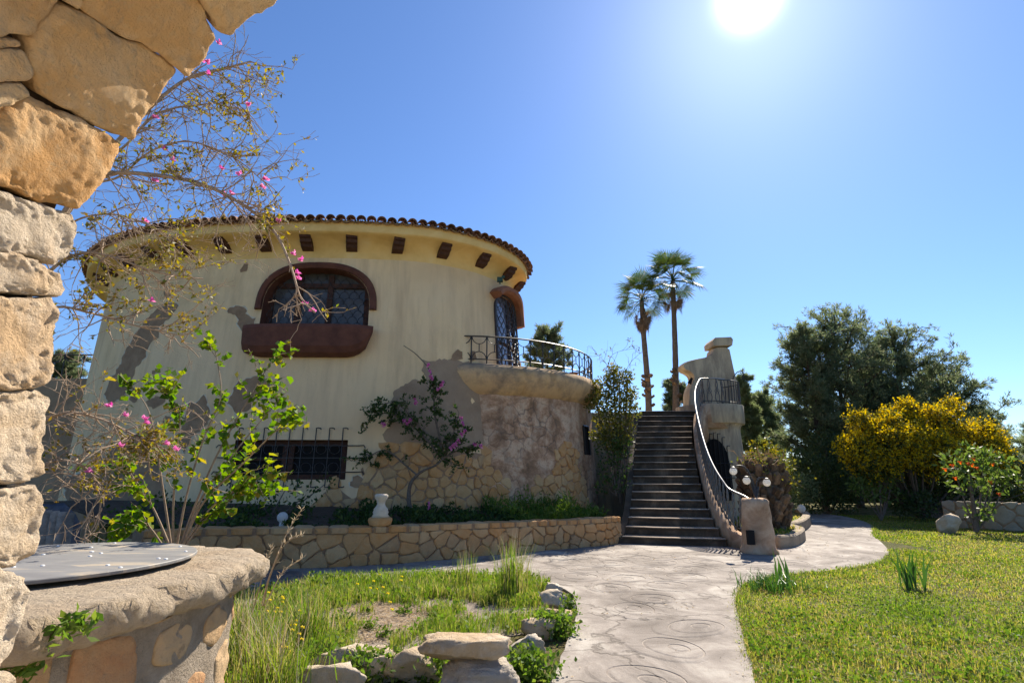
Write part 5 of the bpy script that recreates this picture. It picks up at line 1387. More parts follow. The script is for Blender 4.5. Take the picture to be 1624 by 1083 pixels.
def fan_frond(seed, dead=False):
    r = random.Random(seed); b = MB(); pl = 1.0 if not dead else .7
    pts = [(0, 0, 0), (pl*.5, 0, .05), (pl, 0, 0)]; b.tube(pts, [.028, .018, .012], 4)
    nl = 26; base = np.array(pts[-1])
    for k in range(nl):
        a_ = math.radians(-105+210*k/(nl-1)); L = (.95 if not dead else .75)*(1-.25*abs(a_)/1.9)*r.uniform(.88, 1.08)
        d = np.array([math.cos(a_), math.sin(a_), 0]); s_ = np.array([-d[1], d[0], 0])*.027; z = .10*(1-math.cos(a_*1.0))
        p1 = base+d*L*.55+np.array([0, 0, z]); p2 = base+d*L*.98+np.array([0, 0, z-(.28 if not dead else .1)*L*r.uniform(.6, 1.3)])
        b.add([base, p1+s_, p1-s_, p2], [(0, 2, 1), (1, 2, 3)])
    return make_mesh('frond', b.V, b.F, M_palmleaf if not dead else M_palmdead)
fr = [fan_frond(s_) for s_ in range(3)]; frd = [fan_frond(9, True), fan_frond(10, True)]
def palm(label, trunk_px, Y, zb, rad, seed, scale, ndead, boots):
    r = random.Random(seed); P = [PY(x, y, Y) for x, y in trunk_px]; P[-1][2] = zb; P = P[::-1]
    L = smooth_line(P, 6); t = empty('fan_palm', P[0], label, 'palm', 'tall fan palms behind the stairs')
    m = len(L); b = MB(); b.tube([tuple(p) for p in L], [rad*(1.25-.45*i/m+.06*(i % 2)) for i in range(m)], 9); b.build('trunk', M_palmbark, t)
    top = np.array(L[-1])
    for i in range(30):
        kk = (i+.5)/30; az = i*2.39996+r.uniform(-.2, .2); el = math.radians(80-112*kk**.9)
        M = Matrix.Translation(Vector(top)+Vector((0, 0, .15*(1-kk)))) @ Matrix.Rotation(az, 4, 'Z') @ Matrix.Rotation(-el, 4, 'Y') @ Matrix.Rotation(r.uniform(-.5, .5), 4, 'X') @ Matrix.Scale(scale*r.uniform(.85, 1.1), 4)
        inst('frond', r.choice(fr), M, t)
    for i in range(ndead):
        az = i*2.39996; el = math.radians(r.uniform(-88, -62)); dz = -.2-.9*r.random()
        M = Matrix.Translation(Vector(top)+Vector((.1*math.cos(az), .1*math.sin(az), dz))) @ Matrix.Rotation(az, 4, 'Z') @ Matrix.Rotation(-el, 4, 'Y') @ Matrix.Scale(scale*r.uniform(.6, .95), 4)
        inst('dead_frond', r.choice(frd), M, t)
    for i in range(boots):
        kk = r.uniform(.18, .42); p = L[int(kk*(m-1))]; az = r.uniform(0, 6.28)
        M = Matrix.Translation((p[0]+rad*.95*math.cos(az), p[1]+rad*.95*math.sin(az), p[2]+r.uniform(-.1, .1))) @ Matrix.Rotation(az-math.pi/2, 4, 'Z') @ Matrix.Rotation(-.9, 4, 'X') @ Matrix.Scale(.95, 4)
        inst('leaf_base', bm_, M, t)
palm('shorter left fan palm with a skirt of dead fronds', [(1018, 478), (1020, 520), (1025, 580), (1028, 620), (1031, 700)], 25, 3.58, .125, 3, .80, 16, 14)
palm('taller right fan palm with a clean upper trunk', [(1067, 446), (1069, 500), (1071, 560), (1072, 620), (1073, 700)], 25, 3.58, .125, 4, .90, 6, 10)

# yellow mimosa
def bush(name, label, lobes, seed, leaf_mat, dens, L, W, cat='shrub', group=None, trunk=None, trunk_mat=None, up=.2, shell=.35, parts=()):
    c0 = np.mean([l[0] for l in lobes], axis=0); zb = trunk[0][2] if trunk is not None else min(l[0][2]-l[1][2] for l in lobes)
    t = empty(name, (c0[0], c0[1], zb), label, cat, group); r = random.Random(seed)
    b0 = np.array(trunk[0]) if trunk is not None else np.array([c0[0], c0[1], zb])
    brs = []
    for c, r3 in lobes:
        m = (b0+np.asarray(c))/2+np.array([0, 0, -.1*np.linalg.norm(np.asarray(c)-b0)])*.5; rr = .012+.01*np.linalg.norm(np.asarray(c)-b0)
        brs.append(([Vector(b0), Vector(m), Vector(c)], [rr, rr*.7, rr*.3], 2))
    branch_mesh(brs, 'stems', trunk_mat or M_bark, t, 5)
    C, D = lobes_points(lobes, dens, shell); n = len(C)
    DD = unit(D*.6+nr.normal(size=(n, 3))*.7+np.array([0, 0, up]))
    leaf_obj('foliage', C, DD, L*nr.uniform(.6, 1.3, n), W*nr.uniform(.7, 1.3, n), leaf_mat, t, .08)
    return t, lobes
def px_lobes(items, depth=.8):
    out = []
    for x, y, r_px, Y in items:
        p = PY(x, y, Y); d = Y*CT+(p[2]-CH)*ST; R = r_px/F*d; out.append((p, (R, R*depth, R)))
    return out
mim0 = px_lobes([(1362, 712, 32, 20), (1392, 690, 34, 20), (1425, 676, 34, 20.3), (1465, 680, 38, 20.3), (1505, 690, 36, 20.5), (1545, 704, 34, 20.5), (1580, 722, 30, 20.5), (1440, 715, 44, 19.6), (1490, 725, 44, 19.6), (1535, 745, 40, 20), (1375, 745, 34, 19.8), (1590, 765, 30, 20.2), (1612, 775, 26, 20.2), (1400, 735, 36, 19.5)])
mr = random.Random(3); mim = []
for c_, r3 in mim0:
    mim.append((c_, tuple(x*.62 for x in r3)))
    for _ in range(6):
        d_ = np.array([mr.gauss(0, 1), mr.gauss(0, .8), mr.gauss(.25, .9)]); d_ /= np.linalg.norm(d_); mim.append((np.asarray(c_)+d_*np.array(r3)*mr.uniform(.55, 1.15), tuple(x*mr.uniform(.2, .42) for x in r3)))
mt, _ = bush('mimosa', 'broad mimosa bush covered in golden yellow blossom', mim, 4, M_mimleaf, 1500, .20, .06, 'shrub', trunk=[tuple(PZ(1460, 822, 0))])
C, D = lobes_points(mim, 1500, .6); keep = (C[:, 2] > 1.2+.8*nr.random(len(C))) & np.array([nz(p, 1.1, 3) > -.42 for p in C]); C, D = C[keep], D[keep]; n = len(C); k = 7
DD = unit(np.repeat(D, k, 0)*.7+np.repeat(nr.normal(size=(n, 3))*.35, k, 0)+np.array([0, 0, .65])); st_ = np.repeat(C, k, 0)+DD*(np.tile(np.linspace(0, 1, k), n)*np.repeat(nr.uniform(.12, .46, n), k))[:, None]
leaf_obj('blossom', st_+nr.normal(0, .02, st_.shape), rand_dirs(len(st_), .3), .085, .06, M_mimosa, mt)

# dark evergreen undergrowth below the pines
def under(label, items, seed, material=M_darkleaf, dens=1500, L=.14, W=.07): return bush('evergreen_shrub', label, px_lobes(items), seed, material, dens, L, W, 'shrub', 'evergreen undergrowth below the pines')
under('dark evergreen thicket at the foot of the pines, left of the lime shrub', [(1300, 760, 40, 23), (1262, 745, 34, 23.5), (1335, 780, 34, 22.5), (1285, 795, 22, 22.5), (1350, 742, 36, 23), (1310, 715, 34, 24)], 3)
under('dark evergreen thicket under the mimosa, right of the lime shrub', [(1440, 780, 34, 20.5), (1475, 778, 34, 20.5), (1500, 785, 30, 20.5), (1425, 795, 24, 20), (1460, 800, 22, 19.5), (1520, 770, 28, 21)], 4)
under('dark shrub with rusty tips right of the palm stump', [(1210, 720, 26, 20), (1235, 735, 26, 20.5), (1195, 740, 22, 19.5), (1245, 765, 26, 20.5), (1225, 775, 24, 20)], 5, M_yleaf, 1000)
under('grey green bush at the left edge of the pine clump', [(1255, 790, 24, 22), (1275, 775, 24, 22), (1243, 800, 16, 21)], 6, M_pine2, 1500)
under('dark tall thicket filling the gap between mimosa and garden wall', [(1560, 790, 30, 20.8), (1600, 800, 28, 20.8), (1530, 795, 24, 20.6)], 7)
for i_, x_ in enumerate(range(1180, 1700, 52)):
    o_ = 8*math.sin(i_*2.1)
    under('dark distant thicket closing the view behind the pine trunks, %s from the turret' % ('first', 'second', 'third', 'fourth', 'fifth', 'sixth', 'seventh', 'eighth', 'ninth', 'tenth')[i_], [(x_, 765+o_, 30, 33), (x_+24, 785, 26, 33), (x_+10, 745+o_, 22, 33.5), (x_-14, 792, 24, 32.5)], 20+i_, M_darkleaf, 420, .30, .16)
# lime shrub and flowering sapling on the lawn
lb_ = PZ(1398, 826, 0)
bush('lime_shrub', 'slender pale green shrub in front of the mimosa', px_lobes([(1392, 735, 22, lb_[1]), (1375, 752, 18, lb_[1]), (1408, 755, 18, lb_[1]), (1362, 768, 15, lb_[1]), (1392, 715, 16, lb_[1]), (1382, 778, 18, lb_[1]), (1412, 785, 15, lb_[1]), (1420, 735, 12, lb_[1])]), 6, M_lime, 900, .16, .075, 'shrub', trunk=[tuple(lb_)])
sb_ = PZ(1548, 844, 0)
sap, sl = bush('flowering_sapling', 'young sapling with orange red blossoms in front of the garden wall', px_lobes([(1510, 735, 18, sb_[1]), (1535, 722, 18, sb_[1]), (1560, 728, 18, sb_[1]), (1585, 740, 20, sb_[1]), (1540, 752, 22, sb_[1]), (1520, 768, 16, sb_[1]), (1570, 765, 20, sb_[1]), (1600, 760, 16, sb_[1]), (1550, 815, 14, sb_[1]), (1568, 808, 10, sb_[1])]), 7, M_lime, 800, .20, .08, 'tree', trunk=[tuple(sb_)])
def flower_mesh(material, s_, nb=9):
    V, Q = leaf_arrays(np.zeros((nb, 3)), rand_dirs(nb, .5), s_*nr.uniform(.7, 1.2, nb), s_*.75, .15); return make_mesh('flower', V, Q, material)
fo = flower_mesh(M_orange, .07)
b = MB(); b.tube([tuple(sb_), tuple(PY(1544, 800, sb_[1])), tuple(PY(1536, 760, sb_[1]))], [.07, .05, .03], 7); b.build('trunk', M_bark, sap)
for x, y in [(1498, 744), (1522, 733), (1534, 735), (1543, 727), (1573, 736), (1509, 738), (1570, 764), (1514, 758), (1548, 742), (1583, 783), (1540, 737)]:
    inst('flower', fo, Matrix.Translation(Vector(PY(x, y, sb_[1]-.35))), sap)

# ================================================================== PLANTS IN THE BED BEFORE THE HOUSE
bush('dark_shrub', 'dark straggly shrub growing below the barred window', px_lobes([(350, 790, 26, 11.2), (385, 775, 24, 11.3), (420, 790, 26, 11.2), (455, 772, 22, 11.4), (485, 785, 22, 11.3), (515, 768, 16, 11.5), (440, 808, 24, 11), (480, 810, 18, 11), (365, 812, 20, 11), (330, 805, 18, 11)]), 9, M_gleaf, 700, .09, .055, 'shrub')
bush('dark_shrub', 'low dark shrub at the left end of the planting bed', px_lobes([(215, 815, 24, 10.6), (250, 800, 24, 10.8), (290, 812, 24, 10.7), (180, 825, 22, 10.4), (320, 822, 18, 10.5)]), 19, M_gleaf, 900, .09, .055, 'shrub')
def vine(name, label, mains, group, twig_n, twig_l, leaf_mat, fl_n, seed, leafL, leafW, leaf_per=2, twig_r=.006, main_r=.02, depth=1, cat='shrub', grav=.12, twig_mat=None, flowers_at=None, fl_mesh=None, fl_size=.05):
    r = random.Random(seed); brs = []; allp = []
    for m_ in mains:
        L = smooth_line(m_[0], 6); P = [Vector(p) for p in L]; k = len(P); rr = m_[1]
        brs.append((P, [max(.003, rr*(1-.75*i/k)) for i in range(k)], 2))
        for j in range(m_[2]):
            i = r.randint(int(k*m_[3]), int((k-1)*(m_[5] if len(m_) > 5 else 1.0))); d = (P[min(i+1, k-1)]-P[max(i-1, 0)]).normalized(); d = (d*.6+Vector((r.gauss(0, .7), r.gauss(0, .7), r.gauss(0, .6)))).normalized()
            grow(P[i], d, twig_l*r.uniform(.5, 1.3), twig_r, r, depth, (2, 3) if depth > 1 else (1, 3), 4, .4, grav, .6, .85, brs)
    t = empty(name, [float(c) for c in mains[0][0][0]], label, cat, group)
    branch_mesh(brs, 'branches', twig_mat or M_twig, t, 5, .0018)
    C, D = tips(brs, depth-1, leaf_per)
    k = (nr.random(len(C)) < m_[4]) & (np.array([nz(c, 2.6, seed) for c in C]) > (-.9 if m_[4] > .5 else .02)); C, D = C[k], D[k]; n = len(C)
    if n: leaf_obj('leaves', C, unit(D*.5+nr.normal(size=(n, 3))*.8), leafL*nr.uniform(.6, 1.3, n), leafW*nr.uniform(.7, 1.2, n), leaf_mat, t, .12)
    ff = fl_mesh or flower_mesh(M_pink_fl, fl_size)
    for (x, y, Y) in (flowers_at or []):
        inst('flower', ff, Matrix.Translation(Vector(PY(x, y, Y))) @ Matrix.Rotation(r.uniform(0, 6), 4, 'Z'), t)
    return t, brs
def L3(pts, Y0, Y1=None): return [PY(x, y, Y0+(0 if Y1 is None else (Y1-Y0)*i/(len(pts)-1))) for i, (x, y) in enumerate(pts)]
YB = 12.3
bb, bbr = vine('wall_bougainvillea', 'bougainvillea with bent trunk and magenta flowers against the stone foot of the house',
     [(L3([(652, 815), (648, 790), (652, 765), (668, 748), (690, 738), (702, 728)], YB), .055, 6, .9, .9),
      (L3([(702, 728), (698, 700), (690, 660), (688, 630), (686, 605), (680, 585), (660, 562), (640, 548)], YB), .03, 34, .02, .9, .55),
      (L3([(702, 728), (670, 690), (640, 665), (610, 655), (585, 668)], YB), .028, 34, .2, .9),
      (L3([(660, 752), (640, 735), (615, 715), (595, 718), (578, 735)], YB), .022, 20, .3, .9),
      (L3([(702, 728), (715, 700), (722, 675), (728, 655)], YB), .024, 30, .1, .9),
      (L3([(705, 725), (722, 716), (735, 710), (748, 707)], YB), .02, 12, .2, .9),
      (L3([(690, 700), (660, 670), (630, 640), (600, 642)], YB-.2), .02, 26, .2, .9)],
     None, 0, .32, M_gleaf, 0, 31, .065, .042, 4, .006, depth=1, grav=.05, twig_mat=M_bark)
fp = flower_mesh(M_pink_fl, .07, 12)
for x, y in [(647, 672), (640, 668), (651, 668), (610, 675), (606, 673), (722, 705), (714, 712), (718, 708), (726, 700), (733, 672), (731, 690), (738, 685), (700, 612), (696, 618), (682, 598), (684, 602), (681, 590), (680, 580), (660, 640), (657, 634), (752, 706), (762, 708), (680, 800), (681, 806), (730, 664), (703, 608)]:
    inst('flower', fp, Matrix.Translation(Vector(PY(x, y, YB-.25))) @ Matrix.Rotation(rng.uniform(0, 6), 4, 'Z'), bb)
bush('corner_shrub', 'yellowish straggly shrub between the balcony drum and the stairs', px_lobes([(960, 620, 24, 15.6), (982, 602, 20, 15.8), (945, 640, 18, 15.4), (985, 640, 24, 15.6), (965, 665, 24, 15.4), (1000, 625, 14, 15.7), (990, 680, 18, 15.6), (972, 590, 14, 15.8), (955, 690, 20, 15.3), (980, 705, 22, 15.3), (1002, 655, 14, 15.6), (940, 612, 12, 15.5), (995, 598, 10, 15.8)]), 12, M_yleaf, 3400, .10, .05, 'shrub', trunk=[tuple(PY(985, 800, 15.4))], up=.1, shell=.1)
bush('ivy_shrub', 'dark green leafy growth at the left side of the steps', px_lobes([(968, 715, 20, 15.0), (985, 735, 20, 14.8), (965, 745, 20, 14.8), (985, 765, 16, 14.5), (960, 770, 16, 14.5), (990, 705, 14, 15.0)]), 13, M_gleaf, 900, .10, .06, 'shrub')
v_ = vine('arching_twigs', 'bare arching twigs above the yellowish corner shrub', [(L3([(985, 640), (975, 600), (960, 575), (945, 560)], 15.7), .012, 10, .4, .3), (L3([(990, 640), (990, 600), (1000, 575), (1020, 556)], 15.8), .012, 10, .4, .3), (L3([(970, 620), (965, 580), (975, 560), (1010, 552)], 15.9), .010, 8, .5, .3)], None, 0, .35, M_yleaf, 0, 5, .07, .04)

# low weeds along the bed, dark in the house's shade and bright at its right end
def weeds(name, label, pts_fn, n, h, w, material, seed, kind='stuff'):
    C = pts_fn(n); nn_ = len(C); D = rand_dirs(nn_, .9); o = leaf_obj(name, C, D, h*nr.uniform(.5, 1.3, nn_), w, material, None, .1, .05); return tag(o, label, 'weeds', None, kind)
def bed_pts(u0, u1, d0, d1, hmax):
    def f(n):
        out = []
        for _ in range(n):
            u = nr.uniform(u0, u1); x, y, h, nv_ = pw_pt(u); d = nr.uniform(d0, d1); clump = .5+.5*nz((x*1.3, d*1.3, 0), 1.2)
            c2 = max(0.0, nz((x*2.3, y*2.3, 0), 1.0, 8)+.35); out.append((x-nv_[0]*d, y-nv_[1]*d, h-.10+nr.random()**1.6*hmax*(.10+1.6*c2*clump+.25*(d > 1.2))))
        return np.array(out)
    return f
UX = lambda X: float(np.interp(X, PWL[:, 0], seg))
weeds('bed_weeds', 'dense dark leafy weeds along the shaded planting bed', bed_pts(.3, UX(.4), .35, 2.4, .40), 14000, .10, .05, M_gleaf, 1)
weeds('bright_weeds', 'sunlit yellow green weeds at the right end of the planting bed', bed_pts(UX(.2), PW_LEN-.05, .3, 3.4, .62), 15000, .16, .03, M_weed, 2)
weeds('kerb_bed_grass', 'short grass in the kerbed bed round the palm stump', lambda n: np.array([p for p in np.column_stack([nr.uniform(5, 9, n), nr.uniform(12.2, 20, n), np.full(n, .22)]) if in_poly(p[0], p[1], [tuple(q) for q in bed])]), 9000, .12, .02, M_grass, 3)

# ================================================================== LAWN, GARDEN BED, TUFTS
def blades(n_fn, region, hrange, wd, material, seed, name, label, z=0.0, lean=.45):
    P = region(n_fn); n = len(P); dist = np.hypot(P[:, 0], P[:, 1]); k = np.clip(dist/6, .8, 3.2)
    h = nr.uniform(*hrange, n)*(.7+.6*np.array([.5+.5*noise.noise(Vector((x*1.1, y*1.1, seed))) for x, y in P[:, :2]])); w = wd*k
    a_ = nr.uniform(0, 2*math.pi, n); lx = np.stack([np.cos(a_), np.sin(a_)], 1); b_ = a_+math.pi/2+nr.normal(0, .5, n); s_ = np.stack([np.cos(b_), np.sin(b_)], 1)*w[:, None]*.5
    base = np.column_stack([P[:, :2], np.full(n, z-.01)]); V = np.zeros((n, 5, 3)); le = nr.uniform(.1, 1, n)*lean
    V[:, 0, :2] = base[:, :2]-s_; V[:, 1, :2] = base[:, :2]+s_; V[:, 0, 2] = V[:, 1, 2] = base[:, 2]
    m2 = base[:, :2]+lx*(h*le*.35)[:, None]; V[:, 2, :2] = m2+s_*.8; V[:, 3, :2] = m2-s_*.8; V[:, 2, 2] = V[:, 3, 2] = base[:, 2]+h*.6
    V[:, 4, :2] = base[:, :2]+lx*(h*le)[:, None]; V[:, 4, 2] = base[:, 2]+h*(1-.35*le)
    i = np.arange(n)*5; Q = np.stack([i, i+1, i+2, i+3], 1); Tt = np.stack([i+3, i+2, i+4], 1)
    o = mk(name, V.reshape(-1, 3), [Q, Tt], material); return tag(o, label, 'grass', None, 'stuff')
pp_np = np.array(path_poly)
def inpoly_np(X, Y, poly):
    c = np.zeros(len(X), bool); j = len(poly)-1
    for i in range(len(poly)):
        xi, yi = poly[i]; xj, yj = poly[j]
        with np.errstate(divide='ignore', invalid='ignore'):
            c ^= ((yi > Y) != (yj > Y)) & (X < (xj-xi)*(Y-yi)/(yj-yi+1e-12)+xi)
        j = i
    return c
def lawn_region(n):
    r = np.sqrt(nr.uniform(0, 1, n)); d = 3.2*(26/3.2)**nr.uniform(0, 1, n)**.85; a_ = nr.uniform(math.radians(2), math.radians(52), n)
    X, Y = d*np.sin(a_), d*np.cos(a_); dx, dy = nr.normal(0, .05, n), nr.normal(0, .05, n); k = ~(inpoly_np(X, Y, path_poly) & inpoly_np(X+dx, Y+dy, path_poly)) & (X > 1.4) & ~((X < 9) & (Y > 12.2)) & ~((Y > 12) & (X < 7.6))
    q = nr.random(n); k[k] &= np.array([nz((x, y, 0), .9)+.5*nz((x, y, 0), 3.1) > -.50+.8*(t-.5) for x, y, t in zip(X[k], Y[k], q[k])])
    return np.column_stack([X[k], Y[k]])
blades(520000, lawn_region, (.022, .075), .0046, M_grass, 3, 'lawn_grass', 'short sunlit lawn grass right of the path', 0, 1.25)
PX_BED = [(300, 1200), (330, 960), (420, 926), (540, 920), (700, 914), (830, 918), (872, 928), (880, 960), (870, 1000), (800, 1010), (690, 1030), (560, 1035), (480, 1060), (470, 1200)]
bed_poly = [tuple(PZ(x, y, 0)[:2]) for x, y in PX_BED]
soil_poly = [tuple(PZ(x, y, 0)[:2]) for x, y in [(500, 1010), (530, 970), (590, 955), (680, 965), (760, 975), (700, 1010), (600, 1020), (520, 1028)]]
tag(sheet('bed_soil', [tuple(p) for p in chaikin(bed_poly, 1)], -.03, .036, M_soil), kind='structure')
def bed_region(n):
    X, Y = nr.uniform(-6, 1.3, n), nr.uniform(3.2, 10.2, n); k = inpoly_np(X, Y, bed_poly)
    s_ = inpoly_np(X, Y, soil_poly); q = nr.random(n); sn = np.array([nz((x, y, 2), 1.9)+.6*nz((x, y, 2), 5) for x, y in zip(X, Y)]); k &= ~(s_ & (sn < .02)); k &= ~((q < .75) & (sn < -.35)); k &= (q < np.clip(8/np.maximum(Y, 1), .4, 1))
    keep = np.array([nz((x, y, 5), 1.5) > -.30 for x, y in zip(X, Y)]); return np.column_stack([X[k & keep], Y[k & keep]])
blades(150000, bed_region, (.07, .22), .006, M_tall, 8, 'bed_grass', 'rough green grass and weeds filling the left garden bed', 0, .6)
# leafy weeds in lawn and bed, dry litter on the bare soil
def near_pts(region, z0, zr):
    def f(n): P = region(n); return np.column_stack([P, z0+nr.random(len(P))*zr])
    return f
weeds('lawn_weeds', 'small clover leaves scattered through the lawn', near_pts(lawn_region, .01, .04), 26000, .035, .025, M_weed, 5)
C = lawn_region(30000); D = nr.normal(size=(len(C), 3)); D[:, 2] = np.abs(D[:, 2])*.2; tag(leaf_obj('lawn_litter', np.column_stack([C, .01+nr.random(len(C))*.02]), D, .05, .006, M_dry, None, .02), 'dry straw scattered through the lawn', 'litter', None, 'stuff')
weeds('garden_weeds', 'broad leafy weeds in the left garden bed', near_pts(bed_region, .02, .12), 15000, .06, .035, M_weed, 6)
def edge_region(n):
    P = np.array(path_poly); i = nr.integers(0, len(P), n); t = nr.random((n, 1)); Q = P[i]*(1-t)+P[(i+1) % len(P)]*t+nr.normal(0, .10, (n, 2))
    X, Y = Q[:, 0], Q[:, 1]; d2 = nr.normal(0, .035, (n, 2)); k = ~inpoly_np(X+d2[:, 0], Y+d2[:, 1], path_poly) & (X > 1.4) & (Y < 19) & ~((X < 9) & (Y > 12.2)) & (np.array([nz((x, y, 0), 1.6, 4) for x, y in Q]) > -.15)
    return Q[k]
blades(34000, edge_region, (.04, .13), .005, M_tall, 13, 'edge_grass', 'longer ragged grass spilling over the edge of the path', 0, .9)
def clump_region(n):
    c = []; r = random.Random(44)
    for _ in range(150):
        d = 3.6*(20/3.6)**r.random(); a_ = math.radians(r.uniform(6, 50)); c.append((d*math.sin(a_), d*math.cos(a_), r.uniform(.06, .2)*(1+d*.05)))
    c = np.array(c); i = nr.integers(0, len(c), n); X = c[i, 0]+nr.normal(0, 1, n)*c[i, 2]; Y = c[i, 1]+nr.normal(0, 1, n)*c[i, 2]
    k = ~inpoly_np(X, Y, path_poly) & (X > 1.4) & ~((X < 9) & (Y > 12.2)); return np.column_stack([X[k], Y[k]])
blades(60000, clump_region, (.05, .12), .005, M_grass, 17, 'lawn_clumps', 'taller grass clumps dotted over the lawn', 0, .9)
weeds('lawn_clover', 'patches of darker clover in the lawn', lambda n: (lambda P: np.column_stack([P, .01+nr.random(len(P))*.05]))(clump_region(n)), 22000, .04, .03, M_weed, 9)
def soil_region(n):
    X, Y = nr.uniform(-3, 0, n), nr.uniform(5, 8.5, n); k = inpoly_np(X, Y, soil_poly); return np.column_stack([X[k], Y[k], np.full(k.sum(), .012)+nr.random(k.sum())*.02])
C = soil_region(26000); D = nr.normal(size=(len(C), 3)); D[:, 2] *= .15; tag(leaf_obj('dry_litter', C, D, .07, .007, M_dry, None, .02), 'dry straw litter on the bare soil of the left bed', 'litter', None, 'stuff')
def tuft(name, label, px, py, h, n, material, spread, w, group=None, z=0.0, dry=0, droop=.25):
    g = PZ(px, py, z); t = empty(name, g, label, 'grass tuft', group); V = []; Fc = []
    def make(nm, num, hh, mt, ww, sp):
        b = MB()
        for k in range(num):
            a_ = rng.uniform(0, 6.28); d = Vector((math.cos(a_), math.sin(a_), 0)); s_ = Vector((-d.y, d.x, 0))*ww*.5; L = hh*rng.uniform(.55, 1.1); o = Vector(g)+Vector((rng.gauss(0, sp*.25), rng.gauss(0, sp*.25), 0)); le = sp*rng.uniform(.2, 1.2)
            p1 = o+d*le*L*.35+Vector((0, 0, L*.55)); p2 = o+d*le*L+Vector((0, 0, L*(1-droop*le)))
            b.add([o-s_, o+s_, p1+s_*.8, p1-s_*.8, p2], [(0, 1, 2, 3), (3, 2, 4)])
        b.build(nm, mt, t)['kind'] = 'stuff'
    make('blades', n, h, material, w, spread)
    if dry: make('dry_stalks', dry, h*1.25, M_dry, w*.7, spread*.8)
    return t
tuft('tall_grass_tuft', 'tall pale grass tuft at the bend of the bed near the path', 812, 950, .78, 220, M_tall, .38, .008, dry=40)
tuft('tall_grass_tuft', 'wispy tall grass tuft left of the bigger one by the path', 738, 938, .55, 90, M_tall, .3, .008, dry=10)
tuft('tall_grass_tuft', 'long green grass clump in the middle of the left bed', 490, 1015, .5, 220, M_tall, .45, .009, dry=14)
tuft('tall_grass_tuft', 'coarse grass clump beside the well', 395, 1060, .55, 260, M_tall, .5, .008, dry=60)
tuft('tall_grass_tuft', 'rank grass clump at the bottom edge near the well', 430, 1110, .6, 260, M_tall, .55, .008, dry=50)
tuft('tall_grass_tuft', 'grass clump against the well wall', 372, 1000, .45, 160, M_tall, .5, .008, dry=30)
tuft('tall_grass_tuft', 'green grass clump at the back of the left bed', 610, 935, .3, 160, M_tall, .5, .01)
tuft('tall_grass_tuft', 'dark green grass clump at the lawn corner by the path', 1225, 935, .28, 260, M_iris, .8, .012)
# dry seed stalks beside the well
ss = empty('seed_stalks', PZ(400, 960, 0), 'dry brown seed stalks rising beside the well', 'grass tuft'); b = MB()
for pts in ([(415, 960), (425, 920), (440, 880), (458, 840), (478, 808)], [(420, 960), (435, 930), (450, 905), (480, 885)], [(418, 960), (428, 915), (452, 862), (478, 850)], [(400, 970), (412, 930), (418, 900), (430, 870)]):
    L = smooth_line(L3(pts, 5.2), 5); b.tube([tuple(p) for p in L], [.006*(1-.6*i/len(L)) for i in range(len(L))], 4)
    for p in L[-9:]:
        for k in range(3): d = Vector((rng.gauss(.3, .5), rng.gauss(0, .5), rng.gauss(.6, .3))).normalized()*.06; b.add([p, Vector(p)+d*.5+Vector((.006, 0, 0)), Vector(p)+d], [(0, 1, 2)])
b.build('stalks', M_dry, ss)
def iris(label, px, py, n, h, seed):
    r = random.Random(seed); g = PZ(px, py, 0); t = empty('iris_clump', g, label, 'plant', 'sword-leaved clumps on the lawn')
    for k in range(n):
        a_ = r.uniform(0, 6.28); d = Vector((math.cos(a_), math.sin(a_)*.6, 0)); s_ = Vector((r.gauss(1, .2), r.gauss(0, .5), 0)).normalized()*.017; o = Vector(g)+Vector((r.gauss(0, .06), r.gauss(0, .05), 0)); L = h*r.uniform(.6, 1.1); le = r.uniform(.05, .42)
        p1 = o+d*le*L*.4+Vector((0, 0, L*.55)); p2 = o+d*le*L+Vector((0, 0, L*(1-.2*le)))
        c_ = Vector((-d.y, d.x, 0))*.004
        mk('leaf', [o-s_*.8, o+s_*.8, p1+s_+c_, p1-s_+c_, p2], [(0, 1, 2, 3), (3, 2, 4)], M_iris, t)
iris('spiky green iris clump standing alone on the open lawn', 1445, 935, 17, .56, 3)
iris('spiky green iris clump at the lawn corner by the path', 1241, 928, 8, .50, 4)
# green tufts and leafy weeds round the edging rocks
def leafy(label, px, py, R, n, material, seed, L=.05, W=.03, hgt=.22):
    g = PZ(px, py, 0); t = empty('leafy_weed', g, label, 'plant', 'weeds between the edging rocks'); C = np.column_stack([g[0]+nr.normal(0, R*.5, n), g[1]+nr.normal(0, R*.4, n), nr.random(n)**1.2*hgt])
    leaf_obj('foliage', C, rand_dirs(n, .5), L*nr.uniform(.6, 1.3, n), W, material, t, .1)
    brs = [([Vector(g), Vector(C[i])], [.004, .002], 1) for i in range(0, n, max(1, n//14))]; branch_mesh(brs, 'stems', M_weed, t, 4)
leafy('low leafy weed between the bottom rock and the paired rocks', 592, 1078, .26, 800, M_weed, 1)
leafy('leafy weed in front of the flat slab rock', 678, 1075, .20, 600, M_weed, 2)
leafy('green trailing weed between the jagged rock and the path', 880, 1010, .20, 900, M_weed, 3)
leafy('leafy weed at the bottom edge beside the path', 835, 1078, .24, 900, M_weed, 4)
leafy('small weed left of the lowest rocks', 520, 1062, .16, 300, M_weed, 5)
leafy('small leafy weed at the base of the dark pointed rock', 905, 975, .10, 200, M_weed, 6)
leafy('weed tuft below the square orange rock', 740, 1095, .15, 300, M_weed, 7, hgt=.3)
